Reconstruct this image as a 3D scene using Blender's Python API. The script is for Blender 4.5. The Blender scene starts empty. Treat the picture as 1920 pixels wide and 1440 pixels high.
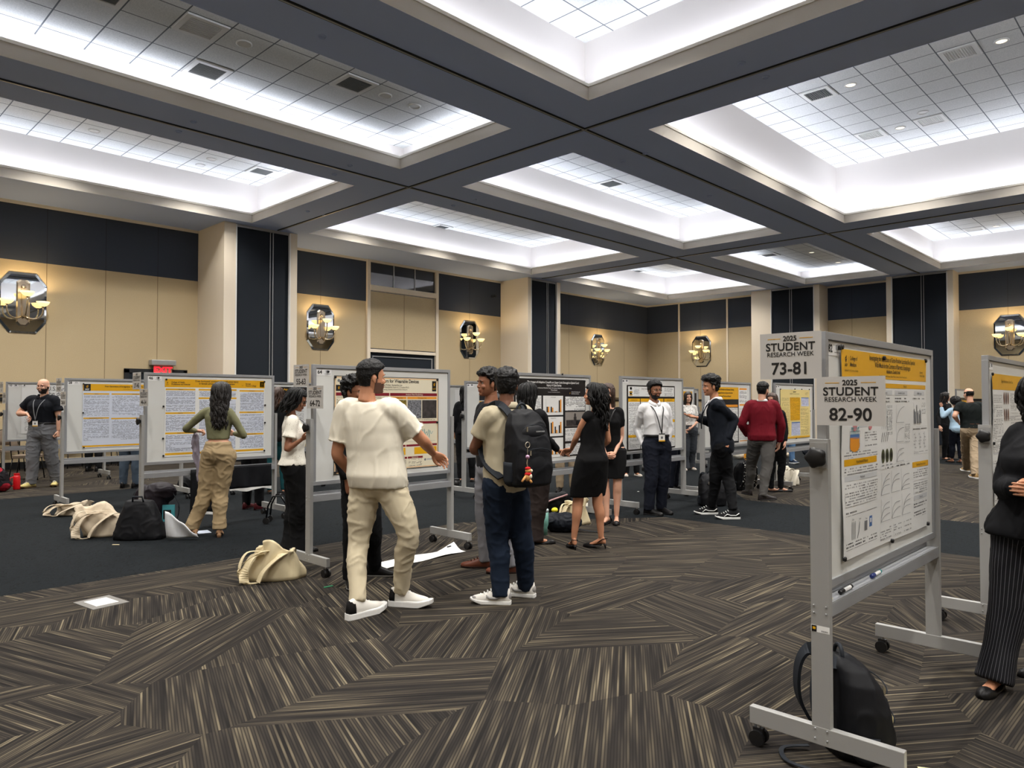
import bpy, bmesh, math, random
from math import radians as R, sin, cos, pi
from mathutils import Vector as V, Matrix, noise
random.seed(7)
SC = bpy.context.scene
COL = SC.collection
# ---------------- camera ----------------
FPX, HC = 1362.0, 1.52
YAW, PIT = R(44.1), math.atan(32/1362)
FH = V((cos(YAW), sin(YAW), 0)); RT = V((sin(YAW), -cos(YAW), 0)); UP = V((0, 0, 1))
FW = FH*cos(PIT)+UP*sin(PIT); U2 = -FH*sin(PIT)+UP*cos(PIT)
CAM = V((0, 0, HC))
cd = bpy.data.cameras.new('camera'); cam = bpy.data.objects.new('camera', cd); COL.objects.link(cam)
cd.sensor_width = 36; cd.lens = FPX/1920*36; cd.clip_end = 200
cam.matrix_world = Matrix.Translation(CAM) @ Matrix((RT, U2, -FW)).transposed().to_4x4()
SC.camera = cam
# ---------------- world, exposure ----------------
w = bpy.data.worlds.new('world'); SC.world = w; w.use_nodes = True
w.node_tree.nodes['Background'].inputs[0].default_value = (.8, .86, 1, 1)
w.node_tree.nodes['Background'].inputs[1].default_value = 0.05
SC.view_settings.view_transform = 'Standard'; SC.view_settings.look = 'None'
SC.view_settings.gamma = 1; SC.view_settings.use_curve_mapping = False
SC.view_settings.exposure = 0.4
SC.cycles.use_denoising = True
SC.cycles.max_bounces = 7; SC.cycles.diffuse_bounces = 5
SC.cycles.sample_clamp_indirect = 6
# coffers: (x0, x1), (y0, y1), height of the tiled top
CX = [(-5.2, -1.9), (-.3, 8.5), (10.1, 18.9), (20.5, 27.8)]
CY = [(-7., -3.75), (-2.15, 6.65), (8.25, 11.25), (12.8, 17.35)]
CZ = {(1, 2): 6.55, (3, 2): 6.55, (2, 1): 7.54, (1, 1): 7.08}
XW, YW, XB, YB, HB = 28.95, 19.2, -6.0, -8.0, 6.0
SET = .3
COVE_E, CAN_E = 6.6, 185.0
TL = .12
def cove_lights():
    for i, (x0, x1) in enumerate(CX):
        for j, (y0, y1) in enumerate(CY):
            for k in range(4):
                a = (x1-x0 if k < 2 else y1-y0)
                ld = bpy.data.lights.new('cove_light', 'AREA'); ld.shape = 'RECTANGLE'
                ld.size = a-.1; ld.size_y = .03; ld.energy = COVE_E*a*{6.55: .5, 7.54: 1.15}.get(CZ.get((i, j)), .78); ld.color = (.85, .88, 1.0)
                o = bpy.data.objects.new('cove_light', ld); COL.objects.link(o)
                cx, cy = (x0+x1)/2, (y0+y1)/2
                o.location = [(cx, y0-.13, 6.222), (cx, y1+.13, 6.222), (x0-.13, cy, 6.222), (x1+.13, cy, 6.222)][k]
                o.rotation_euler = [(pi-TL, 0, 0), (pi+TL, 0, 0), (pi-TL, 0, -pi/2), (pi-TL, 0, pi/2)][k]
cove_lights()
def can_spots():
    for i, (x0, x1) in enumerate(CX):
        for j, (y0, y1) in enumerate(CY):
            h = CZ.get((i, j), 7.05)
            nx = max(1, round((x1-x0)/3)); ny = max(1, round((y1-y0)/3))
            for a in range(nx):
                for b in range(ny):
                    ld = bpy.data.lights.new('downlight_lamp', 'SPOT'); ld.energy = CAN_E*2.2; ld.color = (1, .95, .88)
                    ld.spot_size = R(118); ld.spot_blend = .6; ld.shadow_soft_size = .12
                    o = bpy.data.objects.new('downlight_lamp', ld); COL.objects.link(o)
                    o.location = (x0+(a+.5)*(x1-x0)/nx, y0+(b+.5)*(y1-y0)/ny, h-.06)
can_spots()
# ---------------- helpers ----------------
def srgb(r, g, b):
    return tuple(((c/255)/12.92 if c/255 <= .04045 else ((c/255+.055)/1.055)**2.4) for c in (r, g, b))+(1,)
MATS = {}
def mat(name, col=(200, 200, 200), rough=.6, metal=0, bump=0, bscale=60, var=0, emit=None, estr=0, spec=None, sheen=0):
    if name in MATS: return MATS[name]
    m = bpy.data.materials.new(name); m.use_nodes = True; MATS[name] = m
    nt = m.node_tree; b = nt.nodes['Principled BSDF']; c = srgb(*col)
    b.inputs['Base Color'].default_value = c; b.inputs['Roughness'].default_value = rough; b.inputs['Metallic'].default_value = metal
    if spec is not None: b.inputs['Specular IOR Level'].default_value = spec
    if sheen: b.inputs['Sheen Weight'].default_value = sheen
    if emit: b.inputs['Emission Color'].default_value = srgb(*emit); b.inputs['Emission Strength'].default_value = estr
    if bump or var:
        tc = nt.nodes.new('ShaderNodeTexCoord'); n = nt.nodes.new('ShaderNodeTexNoise')
        n.inputs['Scale'].default_value = bscale; n.inputs['Detail'].default_value = 4
        nt.links.new(tc.outputs['Object'], n.inputs['Vector'])
        if bump:
            bp = nt.nodes.new('ShaderNodeBump'); bp.inputs['Strength'].default_value = bump; bp.inputs['Distance'].default_value = .01
            nt.links.new(n.outputs['Fac'], bp.inputs['Height']); nt.links.new(bp.outputs[0], b.inputs['Normal'])
        if var:
            rp = nt.nodes.new('ShaderNodeMapRange'); rp.inputs[1].default_value = .3; rp.inputs[2].default_value = .7
            rp.inputs[3].default_value = 1-var; rp.inputs[4].default_value = 1+var
            nt.links.new(n.outputs['Fac'], rp.inputs[0])
            mx = nt.nodes.new('ShaderNodeVectorMath'); mx.operation = 'SCALE'; mx.inputs[0].default_value = c[:3]
            nt.links.new(rp.outputs[0], mx.inputs['Scale']); nt.links.new(mx.outputs[0], b.inputs['Base Color'])
    return m
class NB:
    """tiny node-graph writer"""
    def __init__(s, m): s.nt = m.node_tree; s.l = s.nt.links
    def n(s, t, **k):
        x = s.nt.nodes.new(t)
        for a, v in k.items(): setattr(x, a, v)
        return x
    def m(s, op, a, b=None, c=None):
        x = s.n('ShaderNodeMath', operation=op)
        for i, v in enumerate((a, b, c)):
            if v is None: continue
            if isinstance(v, (int, float)): x.inputs[i].default_value = v
            else: s.l.new(v, x.inputs[i])
        return x.outputs[0]
    def mixc(s, f, a, b):
        x = s.n('ShaderNodeMix', data_type='RGBA')
        for i, v in ((0, f), (6, a), (7, b)):
            if isinstance(v, (int, float, tuple)): x.inputs[i].default_value = v
            else: s.l.new(v, x.inputs[i])
        return x.outputs[2]
class MB:
    """mesh builder; faces carry a material index"""
    def __init__(s): s.v = []; s.f = []; s.mi = []; s.mats = []; s.uv = {}; s.smooth = False
    def mi_of(s, m):
        if m not in s.mats: s.mats.append(m)
        return s.mats.index(m)
    def add(s, vs, fs, m, uvs=None):
        o = len(s.v); s.v += [tuple(p) for p in vs]; k = s.mi_of(m)
        for n, f in enumerate(fs):
            if uvs: s.uv[len(s.f)] = uvs[n]
            s.f.append([o+i for i in f]); s.mi.append(k)
    def box(s, a, b, m):
        x0, y0, z0 = a; x1, y1, z1 = b
        s.add([(x0,y0,z0),(x1,y0,z0),(x1,y1,z0),(x0,y1,z0),(x0,y0,z1),(x1,y0,z1),(x1,y1,z1),(x0,y1,z1)],
              [(0,3,2,1),(4,5,6,7),(0,1,5,4),(1,2,6,5),(2,3,7,6),(3,0,4,7)], m)
    def quad(s, p, m, uv=None): s.add(p, [tuple(range(len(p)))], m, [uv] if uv else None)
    def tube(s, pts, rads, m, n=12, ref=None, caps=True, ell=None):
        """swept tube; rads scalar or list; ell=(lateral, forward) axes gives elliptical rings: rads = [(a, b), ...]"""
        pts = [V(p) for p in pts]; k = len(pts)
        if isinstance(rads, (int, float)): rads = [rads]*k
        vs = []; up = V(ref) if ref else None; prev = None
        for i in range(k):
            t = (pts[min(i+1, k-1)]-pts[max(i-1, 0)]).normalized()
            if up is None: up = V((0, 0, 1)) if abs(t.z) < .9 else V((1, 0, 0))
            if prev is None: a = t.cross(up)
            else: a = prev-t*prev.dot(t)
            if a.length < 1e-5: a = t.orthogonal()
            a.normalize(); prev = a; b = a.cross(t)
            ra, rb = (rads[i], rads[i]) if isinstance(rads[i], (int, float)) else rads[i]
            for j in range(n):
                q = 2*pi*j/n; vs.append(pts[i]+a*(ra*cos(q))+b*(rb*sin(q)))
        fs = [(i*n+j, i*n+(j+1) % n, (i+1)*n+(j+1) % n, (i+1)*n+j) for i in range(k-1) for j in range(n)]
        if caps: fs += [tuple(range(n))[::-1], tuple((k-1)*n+j for j in range(n))]
        s.add(vs, fs, m)
    def rings(s, rings, m, caps=True):
        n = len(rings[0]); k = len(rings); vs = [p for r in rings for p in r]
        fs = [(i*n+j, i*n+(j+1) % n, (i+1)*n+(j+1) % n, (i+1)*n+j) for i in range(k-1) for j in range(n)]
        if caps: fs += [tuple(range(n))[::-1], tuple((k-1)*n+j for j in range(n))]
        s.add(vs, fs, m)
    def lathe(s, prof, m, at=(0, 0, 0), n=24, caps=False):
        s.rings([[(at[0]+r*cos(2*pi*j/n), at[1]+r*sin(2*pi*j/n), at[2]+z) for j in range(n)] for r, z in prof], m, caps)
    def ball(s, c, r, m, n=12, axes=None):
        if isinstance(r, (int, float)): r = (r, r, r)
        ax = axes or (V((1, 0, 0)), V((0, 1, 0)), V((0, 0, 1))); c = V(c)
        rg = []
        for i in range(n//2+1):
            t = max(.02, min(pi-.02, pi*i/(n//2)))
            rg.append([c+ax[0]*(r[0]*sin(t)*cos(2*pi*j/n))+ax[1]*(r[1]*sin(t)*sin(2*pi*j/n))+ax[2]*(-r[2]*cos(t)) for j in range(n)])
        s.rings(rg, m)
    def mesh(s, name):
        me = bpy.data.meshes.new(name); me.from_pydata(s.v, [], s.f)
        for m in s.mats: me.materials.append(m)
        me.polygons.foreach_set('material_index', s.mi)
        if s.uv:
            ul = me.uv_layers.new(name='UVMap')
            for fi, uv in s.uv.items():
                p = me.polygons[fi]
                for q, li in enumerate(p.loop_indices): ul.data[li].uv = uv[q]
        me.update(); return me
    def build(s, name, parent=None, smooth=False, bevel=0, loc=None, rz=0, auto=None):
        me = s.mesh(name)
        bm = bmesh.new(); bm.from_mesh(me); bmesh.ops.recalc_face_normals(bm, faces=bm.faces)
        bm.to_mesh(me); bm.free()
        o = bpy.data.objects.new(name, me); COL.objects.link(o)
        if smooth:
            me.polygons.foreach_set('use_smooth', [True]*len(me.polygons))
        if bevel:
            b = o.modifiers.new('bevel', 'BEVEL'); b.width = bevel; b.segments = 2; b.limit_method = 'ANGLE'
        if parent: o.parent = parent
        if loc is not None: o.location = loc
        if rz: o.rotation_euler.z = rz
        return o
    def plane_noclose(s): pass
def raw(mb, name, parent=None, smooth=False):
    """link without recalculating normals (open sheets)"""
    me = mb.mesh(name); o = bpy.data.objects.new(name, me); COL.objects.link(o)
    if smooth: me.polygons.foreach_set('use_smooth', [True]*len(me.polygons))
    if parent: o.parent = parent
    return o
def tag(o, label=None, cat=None, group=None, kind=None):
    if label: o['label'] = label
    if cat: o['category'] = cat
    if group: o['group'] = group
    if kind: o['kind'] = kind
    return o
def thing(name, label, cat, loc=(0, 0, 0), rz=0, group=None):
    o = bpy.data.objects.new(name, None); COL.objects.link(o); o.location = loc; o.rotation_euler.z = rz
    o.empty_display_size = .1
    return tag(o, label, cat, group)
def struct(o): o['kind'] = 'structure'; return o
def copy_tree(o, parent=None):
    c = o.copy(); COL.objects.link(c); c.parent = parent
    for ch in list(o.children): copy_tree(ch, c)
    return c
def ray(x, y): return FW+RT*((x-960)/FPX)+U2*((720-y)/FPX)
def floor_pt(x, y, z=0.0):
    r = ray(x, y); return CAM+r*((z-HC)/r.z)
def depth_of(p): return (V(p)-CAM).dot(FW)
def at(x, y, w): return CAM+ray(x, y)*w
FONT_CACHE = {}
def text_mesh(txt, size, bold=0, align='CENTER', spacing=1.0, condense=1.0):
    """flat lettering in the XY plane as plain mesh data: list of verts, list of faces"""
    key = (txt, size, bold, align, spacing, condense)
    if key in FONT_CACHE: return FONT_CACHE[key]
    c = bpy.data.curves.new('t', 'FONT'); c.body = txt; c.size = size; c.offset = bold; c.align_x = align; c.align_y = 'CENTER'
    c.space_character = spacing; c.resolution_u = 5; c.fill_mode = 'FRONT'
    o = bpy.data.objects.new('t', c); me = bpy.data.meshes.new_from_object(o)
    r = ([(v.co.x*condense, v.co.y) for v in me.vertices], [tuple(p.vertices) for p in me.polygons])
    bpy.data.objects.remove(o); bpy.data.curves.remove(c); bpy.data.meshes.remove(me)
    FONT_CACHE[key] = r; return r
# ---------------- materials of the setting ----------------
M_beam = mat('ceiling_paint', (184, 202, 242), .8)
M_fascia = mat('fascia_paint', (194, 188, 178), .8)
M_lip = mat('cove_lip', (235, 232, 222), .6)
M_cove = mat('cove_white', (222, 218, 214), .8)
M_seam = mat('dark_gap', (22, 24, 28), .8)
M_seamt = mat('panel_joint_tan', (104, 88, 62), .9); M_seamn = mat('panel_joint_navy', (32, 37, 46), .9)
M_trim = mat('cream_trim', (226, 214, 194), .5)
M_alu = mat('aluminium', (172, 173, 174), .38, .55)
M_black = mat('black_plastic', (16, 16, 18), .45)
M_white = mat('white_paint', (230, 230, 228), .5)
M_chair_rail = mat('dark_wood_rail', (38, 24, 22), .4)
def fabric_wall(name, col):
    m = mat(name, col, .9); nb = NB(m); b = m.node_tree.nodes['Principled BSDF']
    tc = nb.n('ShaderNodeTexCoord'); n = nb.n('ShaderNodeTexNoise'); n.inputs['Scale'].default_value = 90; n.inputs['Detail'].default_value = 6
    nb.l.new(tc.outputs['Object'], n.inputs['Vector'])
    f = nb.n('ShaderNodeMapRange'); f.inputs[1].default_value = .35; f.inputs[2].default_value = .65; nb.l.new(n.outputs['Fac'], f.inputs[0])
    c = srgb(*col); nb.l.new(nb.mixc(f.outputs[0], tuple(x*.93 for x in c[:3])+(1,), tuple(min(1, x*1.06) for x in c[:3])+(1,)), b.inputs['Base Color'])
    bp = nb.n('ShaderNodeBump'); bp.inputs['Strength'].default_value = .15; bp.inputs['Distance'].default_value = .004
    nb.l.new(n.outputs['Fac'], bp.inputs['Height']); nb.l.new(bp.outputs[0], b.inputs['Normal']); return m
M_tan = fabric_wall('tan_fabric_panel', (186, 168, 134))
M_navy = fabric_wall('slate_blue_panel', (52, 60, 74))
M_dark = fabric_wall('midnight_panel', (15, 24, 34))
def tile_mat():
    m = mat('acoustic_tile', (215, 218, 216), .9); nb = NB(m); b = m.node_tree.nodes['Principled BSDF']
    tc = nb.n('ShaderNodeTexCoord'); sp = nb.n('ShaderNodeSeparateXYZ'); nb.l.new(tc.outputs['Object'], sp.inputs[0])
    def grid(ax, off, ws):
        a = nb.m('FRACT', nb.m('DIVIDE', nb.m('ADD', ax, off), .605)); return nb.m('LESS_THAN', nb.m('ABSOLUTE', nb.m('SUBTRACT', a, .5)), ws)
    lx = nb.m('SUBTRACT', 1, grid(sp.outputs[0], -3.12+100*.605, .484)); ly = nb.m('SUBTRACT', 1, grid(sp.outputs[1], -10.04+100*.605, .484))
    g = nb.m('MAXIMUM', lx, ly)
    n = nb.n('ShaderNodeTexNoise'); n.inputs['Scale'].default_value = 55; n.inputs['Detail'].default_value = 5; nb.l.new(tc.outputs['Object'], n.inputs['Vector'])
    mr = nb.n('ShaderNodeMapRange'); mr.inputs[1].default_value = .3; mr.inputs[2].default_value = .7; nb.l.new(n.outputs['Fac'], mr.inputs[0])
    base = nb.mixc(mr.outputs[0], srgb(206, 211, 211), srgb(230, 233, 233))
    nb.l.new(nb.mixc(g, base, srgb(104, 110, 116)), b.inputs['Base Color'])
    bp = nb.n('ShaderNodeBump'); bp.inputs['Strength'].default_value = .5; bp.inputs['Distance'].default_value = .02
    nb.l.new(nb.m('SUBTRACT', 1, g), bp.inputs['Height']); nb.l.new(bp.outputs[0], b.inputs['Normal']); return m
M_tile = tile_mat()
def carpet_mat():
    m = mat('patterned_carpet', (70, 64, 56), .95, spec=.1); nb = NB(m); b = m.node_tree.nodes['Principled BSDF']; L = nb.l
    tc = nb.n('ShaderNodeTexCoord'); P = tc.outputs['Object']
    sp = nb.n('ShaderNodeSeparateXYZ'); L.new(P, sp.inputs[0]); X, Y = sp.outputs[0], sp.outputs[1]
    # facets: voronoi cells on a squashed, turned plane
    mp = nb.n('ShaderNodeMapping'); mp.inputs['Rotation'].default_value = (0, 0, R(-38)); mp.inputs['Scale'].default_value = (.78, 1.3, 1); L.new(P, mp.inputs[0])
    vo = nb.n('ShaderNodeTexVoronoi', voronoi_dimensions='2D', distance='EUCLIDEAN'); vo.inputs['Scale'].default_value = 1.12; vo.inputs['Randomness'].default_value = .85
    L.new(mp.outputs[0], vo.inputs['Vector'])
    sc = nb.n('ShaderNodeSeparateColor'); L.new(vo.outputs['Color'], sc.inputs[0])
    k = nb.m('FLOOR', nb.m('MULTIPLY', sc.outputs[0], 5)); ang = nb.m('ADD', nb.m('MULTIPLY', k, pi/5), R(17))
    ca, sa = nb.m('COSINE', ang), nb.m('SINE', ang)
    u = nb.m('ADD', nb.m('MULTIPLY', X, ca), nb.m('MULTIPLY', Y, sa)); v = nb.m('SUBTRACT', nb.m('MULTIPLY', Y, ca), nb.m('MULTIPLY', X, sa))
    rowf = nb.m('DIVIDE', u, .0135); row = nb.m('FLOOR', rowf)
    cx = nb.n('ShaderNodeCombineXYZ'); L.new(nb.m('MULTIPLY', row, 1.37), cx.inputs[0]); L.new(nb.m('MULTIPLY', v, .8), cx.inputs[1]); L.new(nb.m('MULTIPLY', sc.outputs[1], 90), cx.inputs[2])
    n = nb.n('ShaderNodeTexNoise'); n.inputs['Scale'].default_value = 1; n.inputs['Detail'].default_value = 2; n.inputs['Roughness'].default_value = .7; L.new(cx.outputs[0], n.inputs['Vector'])
    r = nb.n('ShaderNodeValToRGB'); e = r.color_ramp.elements
    e[0].position = .33; e[0].color = srgb(22, 21, 22); e[1].position = .70; e[1].color = srgb(126, 116, 96)
    for p_, c_ in ((.44, (42, 39, 37)), (.52, (60, 55, 49)), (.60, (84, 77, 65))):
        q = e.new(p_); q.color = srgb(*c_)
    L.new(n.outputs['Fac'], r.inputs[0])
    # dark groove between the yarn rows, and fine tufting
    gr = nb.m('ABSOLUTE', nb.m('SUBTRACT', nb.m('FRACT', rowf), .5)); gm = nb.n('ShaderNodeMapRange'); gm.inputs[1].default_value = .22; gm.inputs[2].default_value = .42; L.new(gr, gm.inputs[0])
    tf = nb.n('ShaderNodeTexNoise'); tf.inputs['Scale'].default_value = 260; tf.inputs['Detail'].default_value = 1; L.new(P, tf.inputs['Vector'])
    cstr = nb.mixc(nb.m('MULTIPLY', gm.outputs[0], .8), r.outputs[0], srgb(22, 21, 22))
    cstr = nb.mixc(nb.m('MULTIPLY', tf.outputs['Fac'], .3), cstr, srgb(26, 24, 24))
    # large soft brown / grey drift
    n2 = nb.n('ShaderNodeTexNoise'); n2.inputs['Scale'].default_value = .5; L.new(P, n2.inputs['Vector'])
    cstr = nb.mixc(nb.m('MULTIPLY', n2.outputs['Fac'], .25), cstr, srgb(60, 55, 48))
    # dark aisle carpet with soft wave figure
    wv = nb.n('ShaderNodeTexNoise'); wv.inputs['Scale'].default_value = 1; wv.inputs['Detail'].default_value = 3; wv.inputs['Distortion'].default_value = 2.2
    c2 = nb.n('ShaderNodeCombineXYZ'); L.new(nb.m('MULTIPLY', nb.m('ADD', X, Y), 1.6), c2.inputs[0]); L.new(nb.m('MULTIPLY', nb.m('SUBTRACT', X, Y), 3.2), c2.inputs[1]); L.new(c2.outputs[0], wv.inputs['Vector'])
    fr = nb.m('PINGPONG', nb.m('MULTIPLY', wv.outputs['Fac'], 9), .5)
    dk = nb.mixc(nb.m('LESS_THAN', fr, .09), srgb(22, 26, 29), srgb(11, 13, 15))
    # mask of the dark aisles
    def pos(a): return nb.m('MAXIMUM', a, 0)
    def patch(x0, x1):
        inx = nb.m('MULTIPLY', nb.m('GREATER_THAN', X, x0), nb.m('LESS_THAN', X, x1)); iny = nb.m('LESS_THAN', Y, 6.82)
        ex = nb.m('DIVIDE', nb.m('MINIMUM', nb.m('SUBTRACT', x1, X), nb.m('SUBTRACT', X, x0)), 2.15); ey = nb.m('DIVIDE', nb.m('SUBTRACT', 6.82, Y), 1.6)
        return nb.m('MULTIPLY', nb.m('MULTIPLY', inx, iny), nb.m('GREATER_THAN', nb.m('ADD', ex, ey), 1))
    lit = nb.m('MAXIMUM', nb.m('MAXIMUM', patch(-30, 8.25), patch(10.55, 19.9)), nb.m('MAXIMUM', nb.m('GREATER_THAN', Y, 13.55), patch(22.2, 60)))  # selects the striped carpet; elsewhere the separate dark aisle carpet shows
    L.new(nb.mixc(lit, dk, cstr), b.inputs['Base Color'])
    bp = nb.n('ShaderNodeBump'); bp.inputs['Strength'].default_value = .35; bp.inputs['Distance'].default_value = .006
    L.new(nb.m('MULTIPLY', n.outputs['Fac'], lit), bp.inputs['Height']); L.new(bp.outputs[0], b.inputs['Normal']); return m
M_carpet = carpet_mat()
# ---------------- floor ----------------
mb = MB(); mb.quad([(XB, YB, 0), (XW, YB, 0), (XW, YW, 0), (XB, YW, 0)], M_carpet); struct(raw(mb, 'floor'))
# ---------------- ceiling ----------------
mb = MB()
xs = sorted([XB, XW+.3]+[c for p in CX for c in p]); ys = sorted([YB, YW+.3]+[c for p in CY for c in p])
for a in range(len(xs)-1):
    for b in range(len(ys)-1):
        if (xs[a], xs[a+1]) in CX and (ys[b], ys[b+1]) in CY: continue
        mb.quad([(xs[a], ys[b], HB), (xs[a], ys[b+1], HB), (xs[a+1], ys[b+1], HB), (xs[a+1], ys[b], HB)], M_beam)
struct(raw(mb, 'ceiling'))
# operable-wall tracks along the middle of the beams
mb = MB()
for X in (-1.05, 9.35, 19.75):
    mb.box((X-.035, YB, HB-.012), (X-.012, 17.6, HB), M_seam); mb.box((X+.012, YB, HB-.012), (X+.035, 17.6, HB), M_seam)
    mb.box((X-.012, YB, HB-.02), (X+.012, 17.6, HB), M_alu)
for Y in (-3., 7.4, 12.07):
    mb.box((XB, Y-.035, HB-.013), (28.1, Y-.012, HB), M_seam); mb.box((XB, Y+.012, HB-.013), (28.1, Y+.035, HB), M_seam)
    mb.box((XB, Y-.012, HB-.021), (28.1, Y+.012, HB), M_alu)
struct(mb.build('trim_1'))
for i, (x0, x1) in enumerate(CX):
    for j, (y0, y1) in enumerate(CY):
        h = CZ.get((i, j), 7.05); s = SET; mb = MB()
        def ringq(r0, z0, r1, z1, m):
            A = [(r0[0], r0[2]), (r0[1], r0[2]), (r0[1], r0[3]), (r0[0], r0[3])]; B = [(r1[0], r1[2]), (r1[1], r1[2]), (r1[1], r1[3]), (r1[0], r1[3])]
            for q in range(4):
                p = (q+1) % 4; mb.quad([A[q]+(z0,), A[p]+(z0,), B[p]+(z1,), B[q]+(z1,)], m)
        r = (x0, x1, y0, y1); g = lambda d: (x0-d, x1+d, y0-d, y1+d)
        ringq(g(0), HB, g(0), 6.2, M_fascia); ringq(g(-.015), 6.2, g(-.015), 6.245, M_lip); ringq(g(0), 6.2, g(-.015), 6.2, M_lip)
        ringq(g(-.015), 6.245, g(.02), 6.245, M_lip); ringq(g(.02), 6.245, g(.02), 6.04, M_cove)
        ringq(g(.02), 6.04, g(s), 6.04, M_cove); ringq(g(s), 6.04, g(s), h, M_cove)
        struct(raw(mb, 'ceiling_cove'))
        mt = MB(); mt.quad([(x0-s, y0-s, h), (x0-s, y1+s, h), (x1+s, y1+s, h), (x1+s, y0-s, h)], M_tile)
        struct(raw(mt, 'ceiling_panel'))
# ---------------- walls ----------------
def wall_y(mb, x0, x1, seams):      # a stretch of the left wall (faces -Y)
    Y = YW
    mb.quad([(x0, Y, 0), (x1, Y, 0), (x1, Y, 4.67), (x0, Y, 4.67)], M_tan)
    mb.quad([(x0, Y, 4.67), (x1, Y, 4.67), (x1, Y, 5.93), (x0, Y, 5.93)], M_navy)
    mb.box((x0, Y-.03, 5.93), (x1, Y, 6.0), M_trim)
    for s in seams: mb.box((s-.005, Y-.002, .15), (s+.005, Y, 4.67), M_seamt); mb.box((s-.005, Y-.002, 4.67), (s+.005, Y, 5.93), M_seamn)
    mb.box((x0, Y-.02, .0), (x1, Y, .16), M_seam)
    mb.box((x0, Y-.03, 1.52), (x1, Y, 1.6), M_black); mb.box((x0, Y-.025, 1.64), (x1, Y, 1.67), M_chair_rail)
mb = MB(); wall_y(mb, XB, 8.0, [-2.8, -1.6, -.4, .83, 2.05, 3.27, 4.49, 5.72, 6.92]); wall_y(mb, 9.9, 13.2, [11.58])
wall_y(mb, 16.12, 19.25, [17.62]); wall_y(mb, 20.85, XW, [21.9, 23.2, 25.1, 27.1])
struct(mb.build('wall_left'))
mb = MB(); wall_y  # window bay: dark glass, sill and tan shutter panels over a dark opening
struct_parts = []
Y = YW
mb.box((13.2, Y-.08, 0), (13.32, Y+.05, 6.0), M_trim); mb.box((16.0, Y-.08, 0), (16.12, Y+.05, 6.0), M_trim)
mb.box((13.3, Y-.08, 5.93), (16.02, Y+.05, 6.0), M_trim); mb.box((13.3, Y-.1, 5.03), (16.02, Y+.05, 5.2), M_trim)
mb.box((13.3, Y-.06, 3.07), (16.02, Y+.05, 3.17), M_trim)
struct(mb.build('trim_2', bevel=.006))
mb = MB(); mb.box((13.34, Y-.05, 3.2), (15.98, Y+.02, 5.0), M_tan); mb.box((14.655, Y-.053, 3.2), (14.667, Y-.05, 5.0), M_seamt); struct(mb.build('wall_panel'))
M_glass = mat('dark_window_glass', (12, 20, 30), .04, 0, spec=1.0)
mb = MB(); mb.box((13.32, Y, 5.2), (16.0, Y+.02, 5.93), M_glass); o = struct(mb.build('window_1'))
mb = MB(); mb.box((14.25, Y-.02, 5.2), (14.28, Y, 5.93), M_alu); mb.box((15.12, Y-.02, 5.2), (15.15, Y, 5.93), M_alu); mb.build('window_frame', parent=o)
mb = MB(); mb.box((13.32, Y+.01, 0), (16.0, Y+.03, 3.07), M_dark); mb.box((13.45, Y-.01, 2.93), (15.9, Y+.012, 2.96), M_alu); mb.box((13.45, Y-.01, 0), (13.47, Y+.012, 2.93), M_alu); mb.box((15.86, Y-.01, 0), (15.9, Y+.012, 2.93), M_alu)
struct(mb.build('door_1'))
# operable wall pockets
def pocket_y(x0, x1, yf, jl, jr, n):    # box standing out of the left wall
    mb = MB()
    mb.box((x0, yf, 0), (x0+jl, YW, 6), M_trim); mb.box((x1-jr, yf, 0), (x1, YW, 6), M_trim)
    struct(mb.build('wall_pocket'))
    mb = MB(); a, b = x0+jl, x1-jr; c = a+(b-a)*.66
    mb.box((a, yf+.06, .02), (c-.04, yf+.1, 5.93), M_dark); mb.box((c+.04, yf+.06, .02), (b, yf+.1, 5.93), M_dark)
    mb.box((c-.04, yf+.07, .02), (c+.04, yf+.11, 5.93), M_dark)
    for q in (c-.045, c+.035): mb.box((q, yf+.045, .02), (q+.016, yf+.07, 5.93), M_alu)
    mb.box((a, yf+.03, 5.93), (b, yf+.1, 6.0), M_alu); mb.box((a-.002, yf-.01, 0), (a+.03, yf+.07, 5.98), M_white); mb.box((b-.03, yf-.01, 0), (b+.002, yf+.07, 5.98), M_white)
    struct(mb.build('door_%d' % n))
pocket_y(7.93, 9.93, 17.65, .3, .2, 2); pocket_y(19.2, 21.0, 17.8, .16, .18, 3)
def pocket_x(y0, y1, xf, jl, jr, n, frac=.55):    # right wall (faces -X); y1 is the far side
    mb = MB()
    mb.box((xf, y0, 0), (XW, y0+jl, 6), M_trim); mb.box((xf, y1-jr, 0), (XW, y1, 6), M_trim)
    struct(mb.build('wall_pocket'))
    mb = MB(); a, b = y0+jl, y1-jr; c = a+(b-a)*frac
    mb.box((xf+.06, a, .02), (xf+.1, c-.04, 5.93), M_dark); mb.box((xf+.06, c+.04, .02), (xf+.1, b, 5.93), M_dark); mb.box((xf+.07, c-.04, .02), (xf+.11, c+.04, 5.93), M_dark)
    for q in (c-.045, c+.035): mb.box((xf+.045, q, .02), (xf+.07, q+.016, 5.93), M_alu)
    mb.box((xf+.03, a, 5.93), (xf+.1, b, 6.), M_alu); mb.box((xf-.01, a-.002, 0), (xf+.07, a+.03, 5.98), M_white); mb.box((xf-.01, b-.03, 0), (xf+.07, b+.002, 5.98), M_white)
    struct(mb.build('door_%d' % n))
pocket_x(10.85, 13.6, 28.1, .2, .82, 4, .54); pocket_x(6.38, 8.5, 28.2, .17, .17, 5, .44)
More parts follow.
